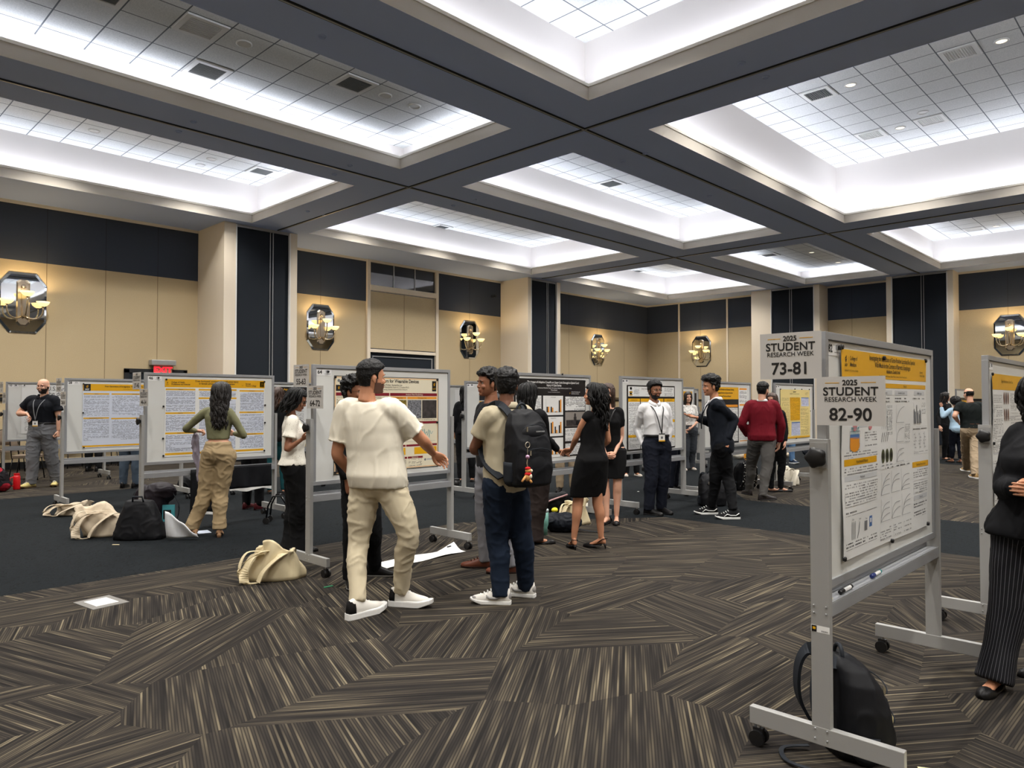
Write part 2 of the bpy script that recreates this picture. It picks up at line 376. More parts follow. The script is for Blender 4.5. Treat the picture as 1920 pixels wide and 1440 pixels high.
def wall_x(mb, y0, y1, seams, trims=()):
    X = XW
    mb.quad([(X, y1, 0), (X, y0, 0), (X, y0, 4.67), (X, y1, 4.67)], M_tan); mb.quad([(X, y1, 4.67), (X, y0, 4.67), (X, y0, 5.93), (X, y1, 5.93)], M_navy)
    mb.box((X-.03, y0, 5.93), (X, y1, 6.), M_trim)
    for s in seams: mb.box((X-.002, s-.005, .15), (X, s+.005, 4.67), M_seamt); mb.box((X-.002, s-.005, 4.67), (X, s+.005, 5.93), M_seamn)
    for s in trims: mb.box((X-.04, s-.035, 0), (X, s+.035, 5.93), M_trim)
    mb.box((X-.02, y0, 0), (X, y1, .16), M_seam); mb.box((X-.03, y0, 1.52), (X, y1, 1.6), M_black)
mb = MB(); wall_x(mb, 13.5, YW, [16.4], [17.47, 15.1]); wall_x(mb, 8.4, 10.9, [9.95]); wall_x(mb, YB, 6.45, [4.95, 2.5, 0, -2.5, -5])
struct(mb.build('wall_right'))
mb = MB()
mb.quad([(XB, YB, 0), (XB, YW, 0), (XB, YW, 6), (XB, YB, 6)], M_tan); mb.quad([(XB, YB, 0), (XW, YB, 0), (XW, YB, 6), (XB, YB, 6)], M_tan)
struct(raw(mb, 'wall_back'))
# ---------------- ceiling fittings ----------------
M_vent = mat('vent_grey', (120, 124, 124), .6, .2); M_ventw = mat('vent_white', (222, 224, 222), .5)
M_lamp = mat('lamp_lens', (250, 240, 215), .4, emit=(255, 240, 210), estr=1.2)
def downlight(p, lab, kind=0):
    r = .11 if kind < 2 else .05
    t = thing('downlight' if kind < 2 else 'sprinkler_cap', lab, 'ceiling light' if kind < 2 else 'sprinkler', p, group=None)
    mb = MB(); mb.lathe([(r, 0), (r*1.02, -.012), (r*.82, -.02), (r*.74, -.008)], M_ventw if kind < 2 else M_beam, n=20); mb.build('ring', t, smooth=True)
    mb = MB(); mb.lathe([(.001, -.006), (r*.74, -.008)], M_lamp if kind == 1 else M_ventw if kind == 0 else M_beam, n=20); raw(mb, 'lens', t)
    return t
def vent(p, lab, s=.56, dark=True, slats=True, cat='vent'):
    t = thing('ceiling_vent', lab, cat, p)
    mb = MB(); e = s/2
    for a, b in (((-e, -e), (e, -e+.07)), ((-e, e-.07), (e, e)), ((-e, -e+.07), (-e+.07, e-.07)), ((e-.07, -e+.07), (e, e-.07))): mb.box((a[0], a[1], -.02), (b[0], b[1], 0), M_ventw)
    mb.build('frame', t)
    mb = MB(); mb.box((-e+.07, -e+.07, -.004), (e-.07, e-.07, 0), M_vent if dark else M_ventw)
    if slats:
        for k in range(11):
            y = -e+.09+k*(s-.18)/10; mb.box((-e+.07, y-.008, -.016), (e-.07, y+.002, -.006), M_vent if dark else M_ventw)
    mb.build('grille', t); return t
def cell(px, py, h, off=(3.12, 10.04)):     # centre of the ceiling tile seen there
    p = floor_pt(px, py, h); q = .605
    return V(((math.floor((p.x-off[0])/q)+.5)*q+off[0], (math.floor((p.y-off[1])/q)+.5)*q+off[1], h))
for px, py, h, lab, dk in ((377, 53, 6.55, 'square ceiling speaker grille in the nearest low coffer beside a round lamp', False), (388, 129, 6.55, 'white framed square vent close to the lit edge of the nearest low coffer', True),
        (664, 157, 6.55, 'dark recessed square panel in the nearest low coffer', True), (470, 322, 7.05, 'pale grey square vent near the corner of the coffer above the exit sign wall', True),
        (1546, 183, 7.54, 'white framed dark vent in the deepest coffer near its open end', True), (1640, 257, 7.54, 'wide white flat vent in the deepest coffer', False),
        (1750, 233, 7.54, 'pale square speaker grille beside the round lamp in the deepest coffer', False), (1129, 340, 7.05, 'grey square vent in the middle small coffer', True),
        (823, 420, 7.05, 'small grey vent in the coffer over the mirrored wall lights', True), (1436, 476, 6.55, 'white framed vent in the far low coffer', True), (1818, 427, 7.05, 'flat white vent in the coffer above the far wall pocket', False),
        (1212, 508, 7.05, 'tiny grey vent in the farthest corner coffer', True), (200, 0, 6.55, 'dark square panel at the top edge of the nearest low coffer', True), (1790, 92, 7.54, 'ceiling bracket plate with small boxes in the deepest coffer', False)):
    vent(cell(px, py, h), lab, dark=dk)
for px, py, h, lab, k in ((457, 83, 6.55, 'round white flush lamp beside the square speaker grille', 0), (720, 180, 6.55, 'smaller round cream lamp next to the dark panel', 0), (775, 200, 6.55, 'round cream lamp nearest the bright corner of the low coffer', 0),
        (158, 247, 7.05, 'small unlit round lamp in the coffer nearest the left wall', 0), (360, 311, 7.05, 'round cream lamp just above the white cove near the left wall', 0), (379, 299, 7.05, 'small round fitting paired with a cream lamp near the left wall', 0),
        (1604, 166, 7.54, 'lit round lamp beside the dark vent in the deepest coffer', 1), (1882, 89, 7.54, 'brightest lit round lamp in the deepest coffer', 1), (1734, 218, 7.54, 'round white lamp beside the pale speaker grille', 0), (1692, 245, 7.54, 'small round lamp beside the wide white vent', 1),
        (1515, 472, 6.55, 'lit oval lamp in the far low coffer, nearer the beam', 1), (1568, 491, 6.55, 'lit oval lamp in the far low coffer, nearer the corner', 1), (1861, 422, 7.05, 'round lit lamp in the coffer above the far wall pocket', 1)):
    downlight(cell(px, py, h), lab, k)
for n_, (px, py) in enumerate(((604, 68), (363, 228), (335, 246), (1168, 302), (1210, 287), (1391, 118), (1436, 144), (627, 327), (656, 310), (577, 396), (608, 403), (1330, 367), (1376, 356), (1847-0, 200-1), (850, 385), (890, 374), (1092, 515), (1113, 512))):
    if n_ == 13: continue
    p = floor_pt(px, py, HB); downlight((p.x, p.y, HB), 'small round sprinkler cap set flush in a dark ceiling beam', 2)['group'] = 'sprinkler caps in the ceiling beams'
# ---------------- mirrored wall lights ----------------
M_mirror = mat('mirror_glass', (225, 228, 228), .02, 1); M_chrome = mat('satin_chrome', (205, 192, 172), .2, 1)
M_shade = mat('glowing_shade', (250, 232, 180), .5, emit=(255, 224, 150), estr=1.15)
def sconce_proto():
    t = thing('wall_sconce', 'x', 'wall light')
    W, H, c = .46, .68, .2       # faces -Y in local space
    o8 = lambda w, h, c, y: [(-w+c, y, -h), (w-c, y, -h), (w, y, -h+c*1.3), (w, y, h-c*1.3), (w-c, y, h), (-w+c, y, h), (-w, y, h-c*1.3), (-w, y, -h+c*1.3)]
    mb = MB(); mb.rings([o8(W, H, c, 0), o8(W, H, c, -.012), o8(W-.045, H-.045, c-.012, -.03)], M_mirror); mb.build('mirror', t)
    mb = MB(); pl = lambda w, h, y: [(-w, y, -h+.07), (-w+.06, y, -h), (w-.06, y, -h), (w, y, -h+.07), (w, y, h-.05), (w-.07, y, h), (-w+.07, y, h), (-w, y, h-.05)]
    mb.rings([pl(.13, .52, -.03), pl(.13, .52, -.045), pl(.105, .49, -.06)], M_chrome)
    mb.rings([pl(.03, .33, -.058), pl(.03, .33, -.075)], M_chrome); mb.ball((0, -.07, .36), (.05, .03, .05), M_chrome); mb.build('backplate', t)
    for x, y, z in ((0.02, -.34, .17), (-.34, -.24, -.02), (.34, -.24, -.02)):
        mb = MB(); P0 = V((x*.12, -.08, -.3)); P3 = V((x, y, z-.06)); c1 = P0+V((x*.25, -.1, -.12)); c2 = P3+V((x*.12, 0, -.3))
        pts = [P0*(1-q)**3+c1*3*q*(1-q)**2+c2*3*q*q*(1-q)+P3*q**3 for q in [i/12 for i in range(13)]]
        mb.tube(pts, [.024-.01*i/12 for i in range(13)], M_chrome, n=8); mb.ball((x, y, z-.055), (.035, .035, .012), M_chrome); mb.build('arm', t, smooth=True)
        mb = MB(); mb.lathe([(.03, -.05), (.075, -.03), (.115, .01), (.135, .06), (.128, .06), (.105, .012), (.06, -.02), (.001, -.03)], M_shade, at=(x, y, z), n=24); raw(mb, 'lamp_shade', t, True)
    return t
S0 = sconce_proto()
SCN = [(4.03, YW-.0, 0, 'largest mirrored wall light, three glowing bowls, cut by the picture edge'), (11.58, YW, 0, 'mirrored three-bowl wall light between the first wall pocket and the dark transom window'),
       (17.62, YW, 0, 'mirrored three-bowl wall light between the transom window and the second wall pocket'), (25.15, YW, 0, 'mirrored three-bowl wall light nearest the room corner on the long wall'),
       (XW, 16.35, 1, 'mirrored wall light on the far wall beside the room corner, framed by pale battens'), (XW, 4.9, 1, 'mirrored wall light on the far wall above the pale blue blazer group')]
for k, (x, y, r_, lab) in enumerate(SCN):
    o = S0 if k == 0 else copy_tree(S0); o.location = (x, y, 3.72); o.rotation_euler.z = -pi/2 if r_ else 0
    tag(o, lab, 'wall light', 'mirrored wall lights')
    d = V((0, -1, 0)) if not r_ else V((-1, 0, 0))
    ld = bpy.data.lights.new('sconce_bulb', 'POINT'); ld.energy = 34; ld.color = (1, .74, .42); ld.shadow_soft_size = .03
    lo = bpy.data.objects.new('sconce_bulb', ld); COL.objects.link(lo); lo.location = V((x, y, 3.72))+d*.34+V((0, 0, .2))
# exit sign
t = thing('exit_sign', 'red lit EXIT sign with a grey emergency lamp bar above it', 'sign', (py_ := floor_pt(305, 690, 0)) and (0, 0, 0))
M_red = mat('exit_red', (235, 30, 40), .5, emit=(255, 25, 40), estr=2.0); M_clear = mat('exit_panel', (180, 120, 108), .3)
ex = CAM+ray(305, 690)*((YW-.12-CAM.y)/ray(305, 690).y)
t.location = ex
mb = MB(); mb.box((-.22, -.02, -.16), (.22, .01, .06), M_clear); mb.build('panel', t)
v, f = text_mesh('EXIT', .21, .006); mb = MB(); mb.add([(x*1.05, -.024, y-.06) for x, y in v], f, M_red); raw(mb, 'lettering', t)
mb = MB(); mb.box((-.3, -.1, .06), (.3, .12, .2), M_alu); mb.build('lamp_bar', t, bevel=.02)
# dark door header below the exit sign
d2 = CAM+ray(300, 700)*((YW-.05-CAM.y)/ray(300, 700).y)
mb = MB(); mb.box((6.25, YW-.06, 0), (7.55, YW-.005, 2.22), M_dark); mb.box((6.15, YW-.08, 0), (6.25, YW-.005, 2.3), M_seam); mb.box((7.55, YW-.08, 0), (7.65, YW-.005, 2.3), M_seam); mb.box((6.15, YW-.08, 2.22), (7.65, YW-.005, 2.32), M_seam)
struct(mb.build('door_6'))
# ---------------- whiteboards ----------------
M_wb = mat('whiteboard_enamel', (212, 213, 210), .3); M_alu2 = mat('brushed_frame', (158, 160, 163), .4, .35)
M_post = mat('painted_post', (160, 160, 158), .45, .2)
BW, BH = 1.62, 1.085
def board_proto():
    t = thing('mobile_whiteboard', 'x', 'whiteboard')
    mb = MB(); mb.box((.03, -.012, -BH+.03), (BW-.03, .012, -.03), M_wb); pn = mb.build('panel', t); pn.location.z = 1.84
    mb = MB()
    for a, b in (((0, -.02, -.032), (BW, .02, 0)), ((0, -.02, -BH), (BW, .02, -BH+.034)), ((0, -.02, -BH+.034), (.032, .02, -.032)), ((BW-.032, -.02, -BH+.034), (BW, .02, -.032))): mb.box(a, b, M_alu2)
    mb.box((.03, -.0205, -.036), (BW-.03, -.018, -.032), M_black)
    fr = mb.build('frame', t, bevel=.003); fr.location.z = 1.84
    for s in (0, 1):
        x0, x1 = (-.036, -.004) if s == 0 else (BW+.004, BW+.036)
        mb = MB(); mb.box((x0, -.038, .1), (x1, .038, 1.36), M_post)
        for yy in (-.025, .025):
            for zz in (.115, .155, .635, .665, .56):
                if zz != .56: mb.ball((x0-.002 if s == 0 else x1+.002, yy, zz), (.005, .005, .005), M_alu, n=6)
        po = mb.build('post', t, bevel=.003)
        mb = MB(); mb.box((x0-.003, -.034, 1.24), (x0, .034, 1.345), M_alu); mb.build('slide_plate', po) if s == 0 else None
        if s == 0:
            mb = MB(); rg = []
            for xx, rr in ((-.039, .02), (-.052, .026), (-.058, .04), (-.072, .042), (-.08, .03)):
                rg.append([(xx, rr*(1+.09*cos(5*q))*cos(q), 1.285+rr*(1+.09*cos(5*q))*sin(q)) for q in [2*pi*i/30 for i in range(30)]])
            mb.rings(rg, M_black); mb.build('knob', t, smooth=True)
        mb = MB(); mb.box((x0-.0015, -.315, .09), (x1+.0015, .315, .165), M_post); ft = mb.build('foot', t, bevel=.003)
        for sy in (-1, 1):
            mb = MB(); xc = (x0+x1)/2; y = sy*.28
            mb.tube([(xc-.014, y, .034), (xc-.03, y, .034)], .034, M_black, n=16); mb.tube([(xc+.014, y, .034), (xc+.03, y, .034)], .034, M_black, n=16)
            mb.box((xc-.012, y-.022, .03), (xc+.012, y+.022, .075), M_black); mb.tube([(xc, y, .07), (xc, y, .092)], .009, M_alu, n=8)
            mb.build('caster', ft)
    mb = MB(); mb.box((-.004, -.036, .62), (BW+.004, .036, .676), M_alu2); mb.box((-.004, .028, .676), (BW+.004, .034, .7), M_alu2); mb.box((-.004, -.036, .676), (BW+.004, -.031, .681), M_alu2)
    mb.build('tray_rail', t, bevel=.002)
    return t
PB = board_proto()
BD = {}
def board(key, X0, Y, zt, lab):
    o = PB if not BD else copy_tree(PB); o.location = (X0, Y, 0); tag(o, lab, 'whiteboard', 'rows of rolling whiteboards')
    for c in o.children:
        if c.name.split('.')[0] in ('panel', 'frame'): c.location.z = zt
    BD[key] = (X0, Y, zt); return o
for a in (('82', 3.12, 1.2, 1.815, 'rolling whiteboard tagged 82, nearest of all, by the black backpack'), ('R2', 5.75, 1.12, 1.83, 'rolling whiteboard behind board 82, cut by the picture edge beside the pinstriped woman'),
          ('64', 3.43, 5.82, 1.85, 'rolling whiteboard tagged 64 behind the man in the cream T-shirt'), ('black', 5.78, 5.78, 1.85, 'rolling whiteboard carrying the black poster with orange bar charts'),
          ('white', 8.2, 5.88, 1.865, 'rolling whiteboard behind the man in the white shirt and lanyard'), ('suit', 10.35, 5.83, 1.84, 'rolling whiteboard behind the man in the dark suit'),
          ('yellow', 12.1, 5.45, 1.835, 'rolling whiteboard carrying the pale yellow poster'), ('46', 3.1, 8.98, 1.857, 'rolling whiteboard tagged 46 in front of the woman in the green top'),
          ('874', 7.75, 8.55, 1.84, 'rolling whiteboard behind the two men talking, next to a dark-haired woman'), ('842', 10.0, 11.7, 1.86, 'distant rolling whiteboard seen past the end of board 64'),
          ('mid', 5.35, 11.75, 1.85, 'rolling whiteboard glimpsed between board 46 and the woman in the white blouse'), ('28', 3.0, 11.8, 1.85, 'rolling whiteboard tagged 28 next to the bald man in the polo shirt'),
          ('10', 3.07, 15.75, 1.87, 'rolling whiteboard tagged 10 directly behind the bald man in the polo shirt'), ('floral', 16.4, 10.3, 1.86, 'distant rolling whiteboard behind the woman in the patterned blouse'),
          ('strip', 13.35, 8.66, 1.84, 'distant rolling whiteboard peeping out left of the man in the red sweater'), ('far', 19.3, 5.5, 1.86, 'distant rolling whiteboard behind the woman with long hair in black'),
          ('far2', 24.0, 5.4, 1.87, 'farthest rolling whiteboard, past the balding man in the black polo')):
    board(*a)
# ---------------- printed sheets ----------------
M_paper = mat('poster_paper', (226, 227, 226), .35); M_paperb = mat('poster_paper_blue', (206, 212, 226), .35); M_papery = mat('poster_paper_yellow', (226, 206, 138), .4)
M_gold = mat('poster_gold', (222, 166, 20), .35); M_ink = mat('poster_ink', (24, 24, 26), .5); M_blackp = mat('poster_black', (24, 24, 28), .3)
M_greyp = mat('poster_grey', (200, 203, 206), .4); M_sheet = mat('card_grey', (196, 193, 189), .5); M_maroon = mat('poster_maroon', (120, 22, 38), .4)
M_cream = mat('poster_cream', (222, 214, 190), .4); M_orange = mat('chart_orange', (226, 148, 40), .4); M_bluep = mat('chart_blue', (84, 120, 178), .4)
M_teal = mat('chart_teal', (70, 150, 160), .4); M_pinkp = mat('diagram_pink', (196, 120, 124), .5); M_silver = mat('diagram_grey', (110, 112, 116), .5); M_whitep = mat('ink_white', (232, 232, 232), .4)
M_olive = mat('plate_olive', (74, 78, 52), .5); M_photo = mat('photo_dark', (60, 56, 56), .4, var=.5, bscale=22); M_fib = mat('fibre_photo', (120, 104, 40), .4, var=.9, bscale=60); M_fibg = mat('fibre_grey', (110, 112, 118), .4, var=.9, bscale=60)
def micro(name, paper, ink, lh=.012, dens=.45):
    m = mat(name, paper, .4); nb = NB(m); b = m.node_tree.nodes['Principled BSDF']; L = nb.l
    uv = nb.n('ShaderNodeUVMap'); sp = nb.n('ShaderNodeSeparateXYZ'); L.new(uv.outputs[0], sp.inputs[0])
    v = nb.m('DIVIDE', sp.outputs[1], lh); row = nb.m('FLOOR', v); fy = nb.m('FRACT', v)
    m1 = nb.m('MULTIPLY', nb.m('GREATER_THAN', fy, .28), nb.m('LESS_THAN', fy, .78))
    def nz(su, sv, det=0):
        c = nb.n('ShaderNodeCombineXYZ'); L.new(nb.m('MULTIPLY', sp.outputs[0], su), c.inputs[0]); L.new(nb.m('MULTIPLY', row, sv), c.inputs[1])
        n = nb.n('ShaderNodeTexNoise', noise_dimensions='2D'); n.inputs['Scale'].default_value = 1; n.inputs['Detail'].default_value = det; L.new(c.outputs[0], n.inputs['Vector']); return n.outputs['Fac']
    words_ = nb.m('GREATER_THAN', nz(.55/lh, 7.3), .36); let = nb.m('GREATER_THAN', nz(5.5/lh, 3.7), dens)
    blank = nb.m('GREATER_THAN', nz(.02/lh, 1.37), .33)
    f = nb.m('MULTIPLY', nb.m('MULTIPLY', m1, words_), nb.m('MULTIPLY', let, blank))
    L.new(nb.mixc(f, srgb(*paper), srgb(*ink)), b.inputs['Base Color']); return m
T_w = micro('small_print_on_white', (226, 227, 226), (64, 64, 70)); T_b = micro('small_print_on_blue', (206, 212, 226), (72, 76, 92)); T_y = micro('small_print_on_yellow', (226, 206, 138), (110, 92, 50))
T_g = micro('small_print_on_gold', (222, 166, 20), (120, 84, 10), .01); T_wb = micro('bold_print_on_white', (226, 227, 226), (40, 40, 44), .015, .40); T_c = micro('small_print_on_cream', (222, 214, 190), (70, 60, 50)); T_lb = micro('small_print_on_lilac', (204, 210, 232), (70, 80, 130))
T_t = micro('fine_print_on_white', (226, 227, 226), (70, 70, 76), .007)
class Sheet:
    def __init__(s, name, label, cat, w, h, base, group=None, loc=(0, 0, 0), rz=0, wob=0):
        s.w, s.h = w, h; s.cur = None; s.lo = .0008 if wob else .0004
        mb = MB(); nx, nz = (14, 10) if wob else (1, 1); s.wob = wob
        vs = []; fs = []
        for k, off in enumerate((0, .0015)):
            for j in range(nz+1):
                for i in range(nx+1): vs.append((w*i/nx, off+s.dy(w*i/nx, h*j/nz), -h*j/nz))
        N = (nx+1)*(nz+1)
        for j in range(nz):
            for i in range(nx):
                a = j*(nx+1)+i; fs.append((a, a+nx+1, a+nx+2, a+1)); fs.append((N+a, N+a+1, N+a+nx+2, N+a+nx+1))
        mb.add(vs, fs, base); s.o = raw(mb, name); s.o.location = loc; s.o.rotation_euler.z = rz
        tag(s.o, label, cat, group); s.mb = None
    def dy(s, x, y):
        if not s.wob: return 0
        return -s.wob*(.5+.5*sin(x*7+1.3*sin(y*9)))*(.35+abs(x/s.w-.5))*(1-.3*cos(y*6))
    def part(s, name): s.flush(); s.cur = name; s.mb = MB()
    def pre(s):
        if s.cur in ('equipment_drawing', 'text_column', 'section_title', 'title', 'section_band', 'chart_panel', 'text_panel') and s.mb.v: c = s.cur; s.flush(); s.mb = MB()
    def flush(s):
        if s.mb and s.mb.v:
            if s.wob: s.mb.v = [(x, y+s.dy(x, -z), z) for x, y, z in s.mb.v]
            raw(s.mb, s.cur, s.o)
        s.mb = None
    def rect(s, x0, y0, x1, y1, m, l=1):
        s.pre()
        n = max(1, int((x1-x0)/.09)) if s.wob else 1; k = max(1, int((y1-y0)/.09)) if s.wob else 1
        for a in range(n):
            for b in range(k):
                p0, p1 = x0+(x1-x0)*a/n, x0+(x1-x0)*(a+1)/n; q0, q1 = y0+(y1-y0)*b/k, y0+(y1-y0)*(b+1)/k
                s.mb.quad([(p0, -s.lo*l, -q1), (p1, -s.lo*l, -q1), (p1, -s.lo*l, -q0), (p0, -s.lo*l, -q0)], m, [(p0, -q1), (p1, -q1), (p1, -q0), (p0, -q0)])
    def frame(s, x0, y0, x1, y1, m, t=.003, l=2):
        s.rect(x0, y0, x1, y0+t, m, l); s.rect(x0, y1-t, x1, y1, m, l); s.rect(x0, y0, x0+t, y1, m, l); s.rect(x1-t, y0, x1, y1, m, l)
    def text(s, txt, x, y, size, m=None, bold=0, align='CENTER', l=3, cond=1.0, sp=1.0):
        s.pre(); v, f = text_mesh(txt, size, bold, align, sp, cond); s.mb.add([(x+a, -s.lo*l, -y+b) for a, b in v], f, m or M_ink)
    def line(s, pts, m, t=.002, l=2):
        for (xa, ya), (xb, yb) in zip(pts, pts[1:]):
            d = V((xb-xa, yb-ya)); n = V((-d.y, d.x)).normalized()*t/2 if d.length > 1e-6 else V((0, t/2))
            s.mb.quad([(xa+n.x, -s.lo*l, -ya-n.y), (xb+n.x, -s.lo*l, -yb-n.y), (xb-n.x, -s.lo*l, -yb+n.y), (xa-n.x, -s.lo*l, -ya+n.y)], m)
    def disc(s, x, y, rx, ry, m, l=2, n=18): s.mb.quad([(x+rx*cos(2*pi*i/n), -s.lo*l, -y+ry*sin(2*pi*i/n)) for i in range(n)], m)
    def crest(s, x, y, r, m=None, l=3):   # winged horse-like curl inside its badge
        m = m or M_ink
        s.line([(x+r*.55*cos(q)*(1-q/9), y+r*.55*sin(q)*(1-q/9)) for q in [i*.45 for i in range(12)]], m, r*.32, l)
        s.line([(x-r*.1, y-r*.1), (x+r*.5, y-r*.75), (x+r*.2, y-r*.1)], m, r*.28, l); s.line([(x-r*.2, y+r*.4), (x-r*.3, y+r*.95)], m, r*.22, l); s.line([(x+r*.1, y+r*.4), (x+r*.2, y+r*.95)], m, r*.22, l)
    def bars(s, x0, y0, x1, y1, vals, ms, l=3):
        s.line([(x0, y0), (x0, y1), (x1, y1)], M_silver, .002, l); n = len(vals); w = (x1-x0)/n
        for i, g in enumerate(vals):
            for j, v in enumerate(g):
                a = x0+w*i+w*.15+j*w*.7/len(g); s.rect(a, y1-(y1-y0)*v, a+w*.62/len(g), y1, ms[j % len(ms)], l)
    def curve(s, x0, y0, x1, y1, k=1, seed=0, l=3, m=None):
        s.line([(x0, y0), (x0, y1), (x1, y1)], M_silver, .0016, l)
        for q in range(k):
            h = .9-.25*q-.1*((seed*7+q*3) % 3); st = 3+((seed+q) % 3)*2
            s.line([(x0+(x1-x0)*t, y1-(y1-y0)*h*(1-math.exp(-st*t))/(1-math.exp(-st))) for t in [i/10 for i in range(11)]], m or M_silver, .0024, l)
def poster(key, label, base=None, u0=.21, v0=.075, w=1.26, h=.93, wob=0):
    X0, Y, zt = BD[key]; return Sheet('research_poster', label, 'poster', w, h, base or M_paper, None, (X0+u0, Y-.014-(.002 if not wob else .004), zt-v0), 0, wob)
MAGN = 0
def magnets(key, pts, lab, m=None):
    X0, Y, zt = BD[key]
    for u, v in pts:
        mb = MB(); r = .011; mb.rings([[(rr*cos(2*pi*i/14), yy, rr*sin(2*pi*i/14)) for i in range(14)] for yy, rr in ((0, r), (-.009, r), (-.012, r*.8))], m or M_black)
        o = mb.build('magnet', smooth=False); o.location = (X0+u, Y-.019, zt-v); tag(o, 'small round black magnet on '+lab, 'magnet', 'magnets on '+lab)
def number_card(key, num, u=.03, v=.04, w=.16, h=.058):
    X0, Y, zt = BD[key]
    s = Sheet('number_card', 'small white card printed %s, on the board %s' % (num, {'82': 'with the gold Lactobacillus poster', '64': 'behind the cream T-shirt', '46': 'facing the woman in green', '28': 'with the blue-tinted poster', '10': 'behind the bald man'}[num]), 'card', w, h, M_whitep, None, (X0+u, Y-.0135, zt-v))
    s.part('lettering'); s.text(num, .038, h*.5, .046, M_ink, .0012); s.rect(.1, .012, .106, .032, M_silver); s.rect(.112, .008, .118, .032, M_silver); s.rect(.124, .014, .13, .032, M_silver); s.rect(.085, .042, .15, .045, M_silver); s.flush()
for k_, n_ in (('82', '82'), ('64', '64'), ('46', '46'), ('28', '28'), ('10', '10')): number_card(k_, n_)
for k_, n_, l_ in (('R2', '91', 0), ('black', '65', 0), ('white', '66', 0), ('yellow', '68', 0), ('874', '47', 0), ('842', '30', 0)):
    X0, Y, zt = BD[k_]; s = Sheet('number_card', 'tiny white corner card on the '+{'R2': 'edge-cut board beside the pinstriped woman', 'black': 'board with the black poster', 'white': 'board behind the white-shirted man', 'yellow': 'board with the pale yellow poster', '874': 'board behind the two talking men', '842': 'board past the end of board 64'}[k_], 'card', .15, .055, M_whitep, None, (X0+.03, Y-.0135, zt-.04))
    s.part('print'); s.rect(.015, .015, .05, .04, M_silver); s.rect(.09, .012, .13, .035, M_silver); s.flush()
CARDM = ((.12, .062),)
for k_, l_ in (('82', 'the corner card nearest the black backpack'), ('64', 'the corner card behind the cream T-shirt'), ('46', 'the corner card above the plum backpack'), ('10', 'the corner card behind the bald man')): magnets(k_, [(.15, .062)], l_)
# range signs on the board ends
def range_sign(key, txt, upper, lab):
    X0, Y, zt = BD[key]; w, h = .268, .2
    y = Y-.02+w if upper else Y+.0; z = zt-.0 if upper else zt-.195
    s = Sheet('range_sign', lab, 'sign', w, h, M_sheet, None, (X0-.045 if upper else X0-.05, y, z), -pi/2)
    s.part('lettering'); s.text('2025', w/2, .026, .03, M_ink, .0008); s.text('STUDENT', w/2, .062, .047, M_ink, .0009, cond=1.02, sp=1.03); s.text('RESEARCH WEEK', w/2, .094, .027, M_ink, .0002, cond=.98); s.text(txt, w/2, .157, .072, M_ink, .0014)
    s.flush(); s.part('gold_rule'); s.rect(.035, .024, .092, .0265, M_gold, 2); s.rect(w-.092, .024, w-.035, .0265, M_gold, 2); s.flush()
for k_, a, b in (('82', '73-81', '82-90'), ('64', '55-63', '64-72'), ('46', '37-45', '46-54'), ('28', '19-27', '28-36'), ('10', '1-9', '10-18')):
    range_sign(k_, a, True, 'grey paper sign reading %s, upper sign on the end of board %s' % (a, k_)); range_sign(k_, b, False, 'grey paper sign reading %s, lower sign on the end of board %s' % (b, k_))
# ---- poster on board 82
s = poster('82', 'white poster with gold bands about Lactobacillus pinned to board 82', u0=.17, v0=.065, w=1.3, h=.93, wob=.009)
s.part('header_band'); s.rect(0, 0, 1.3, .122, M_gold); s.flush()
s.part('title'); s.text('Investigating the Interaction of Gram-Positive Lactobacillus Species', .72, .024, .034, cond=.78, bold=.0004); s.text("With Mucin in the Context of Barrett's Esophagus", .72, .056, .034, cond=.8, bold=.0004); s.text('Abdalkarim, Claudia B. Andl', .72, .083, .023, cond=.8, bold=.0006)
s.text('Burnett School of Biomedical Sciences, College of Medicine, University of Central Florida, Orlando FL', .72, .106, .013, cond=.8); s.crest(.05, .04, .017); s.text('UCF', .05, .07, .017, bold=.0006); s.line([(.085, .03), (.085, .078)], M_ink, .0015); s.text('College of', .1, .038, .026, align='LEFT', bold=.0004, cond=.85); s.text('Medicine', .1, .066, .026, align='LEFT', bold=.0004, cond=.85); s.text('UNIVERSITY OF CENTRAL FLORIDA', .03, .094, .011, align='LEFT')
s.text('Burnett', 1.17, .072, .018, align='LEFT'); s.text('Honors College', 1.17, .09, .018, align='LEFT', cond=.8); s.flush()
s.part('section_band'); s.rect(.5, .142, 1.29, .165, M_gold); s.rect(.02, .142, .46, .165, M_gold); s.rect(.03, .49, .44, .52, M_gold); s.rect(1.02, .56, 1.29, .59, M_gold); s.flush()
s.part('section_title'); s.text('Results', .9, .154, .018); s.text('Background', .24, .154, .018); s.text('Hypothesis & Methods', .24, .505, .02, cond=.8); s.text('Conclusions & Future Directions', 1.155, .575, .018, cond=.65)
for x_, t_ in ((.6, 'Effects'), (.84, 'Growth Curves'), (1.16, 'Biofilm Assay')): s.rect(x_-.1, .176, x_+.1, .2, M_greyp); s.text(t_, x_, .188, .016)
s.rect(.03, .565, .44, .588, M_greyp); s.text('Methods', .24, .577, .016); s.rect(1.03, .74, 1.28, .765, M_greyp); s.text('References', 1.155, .753, .014); s.flush()
s.part('text_column')
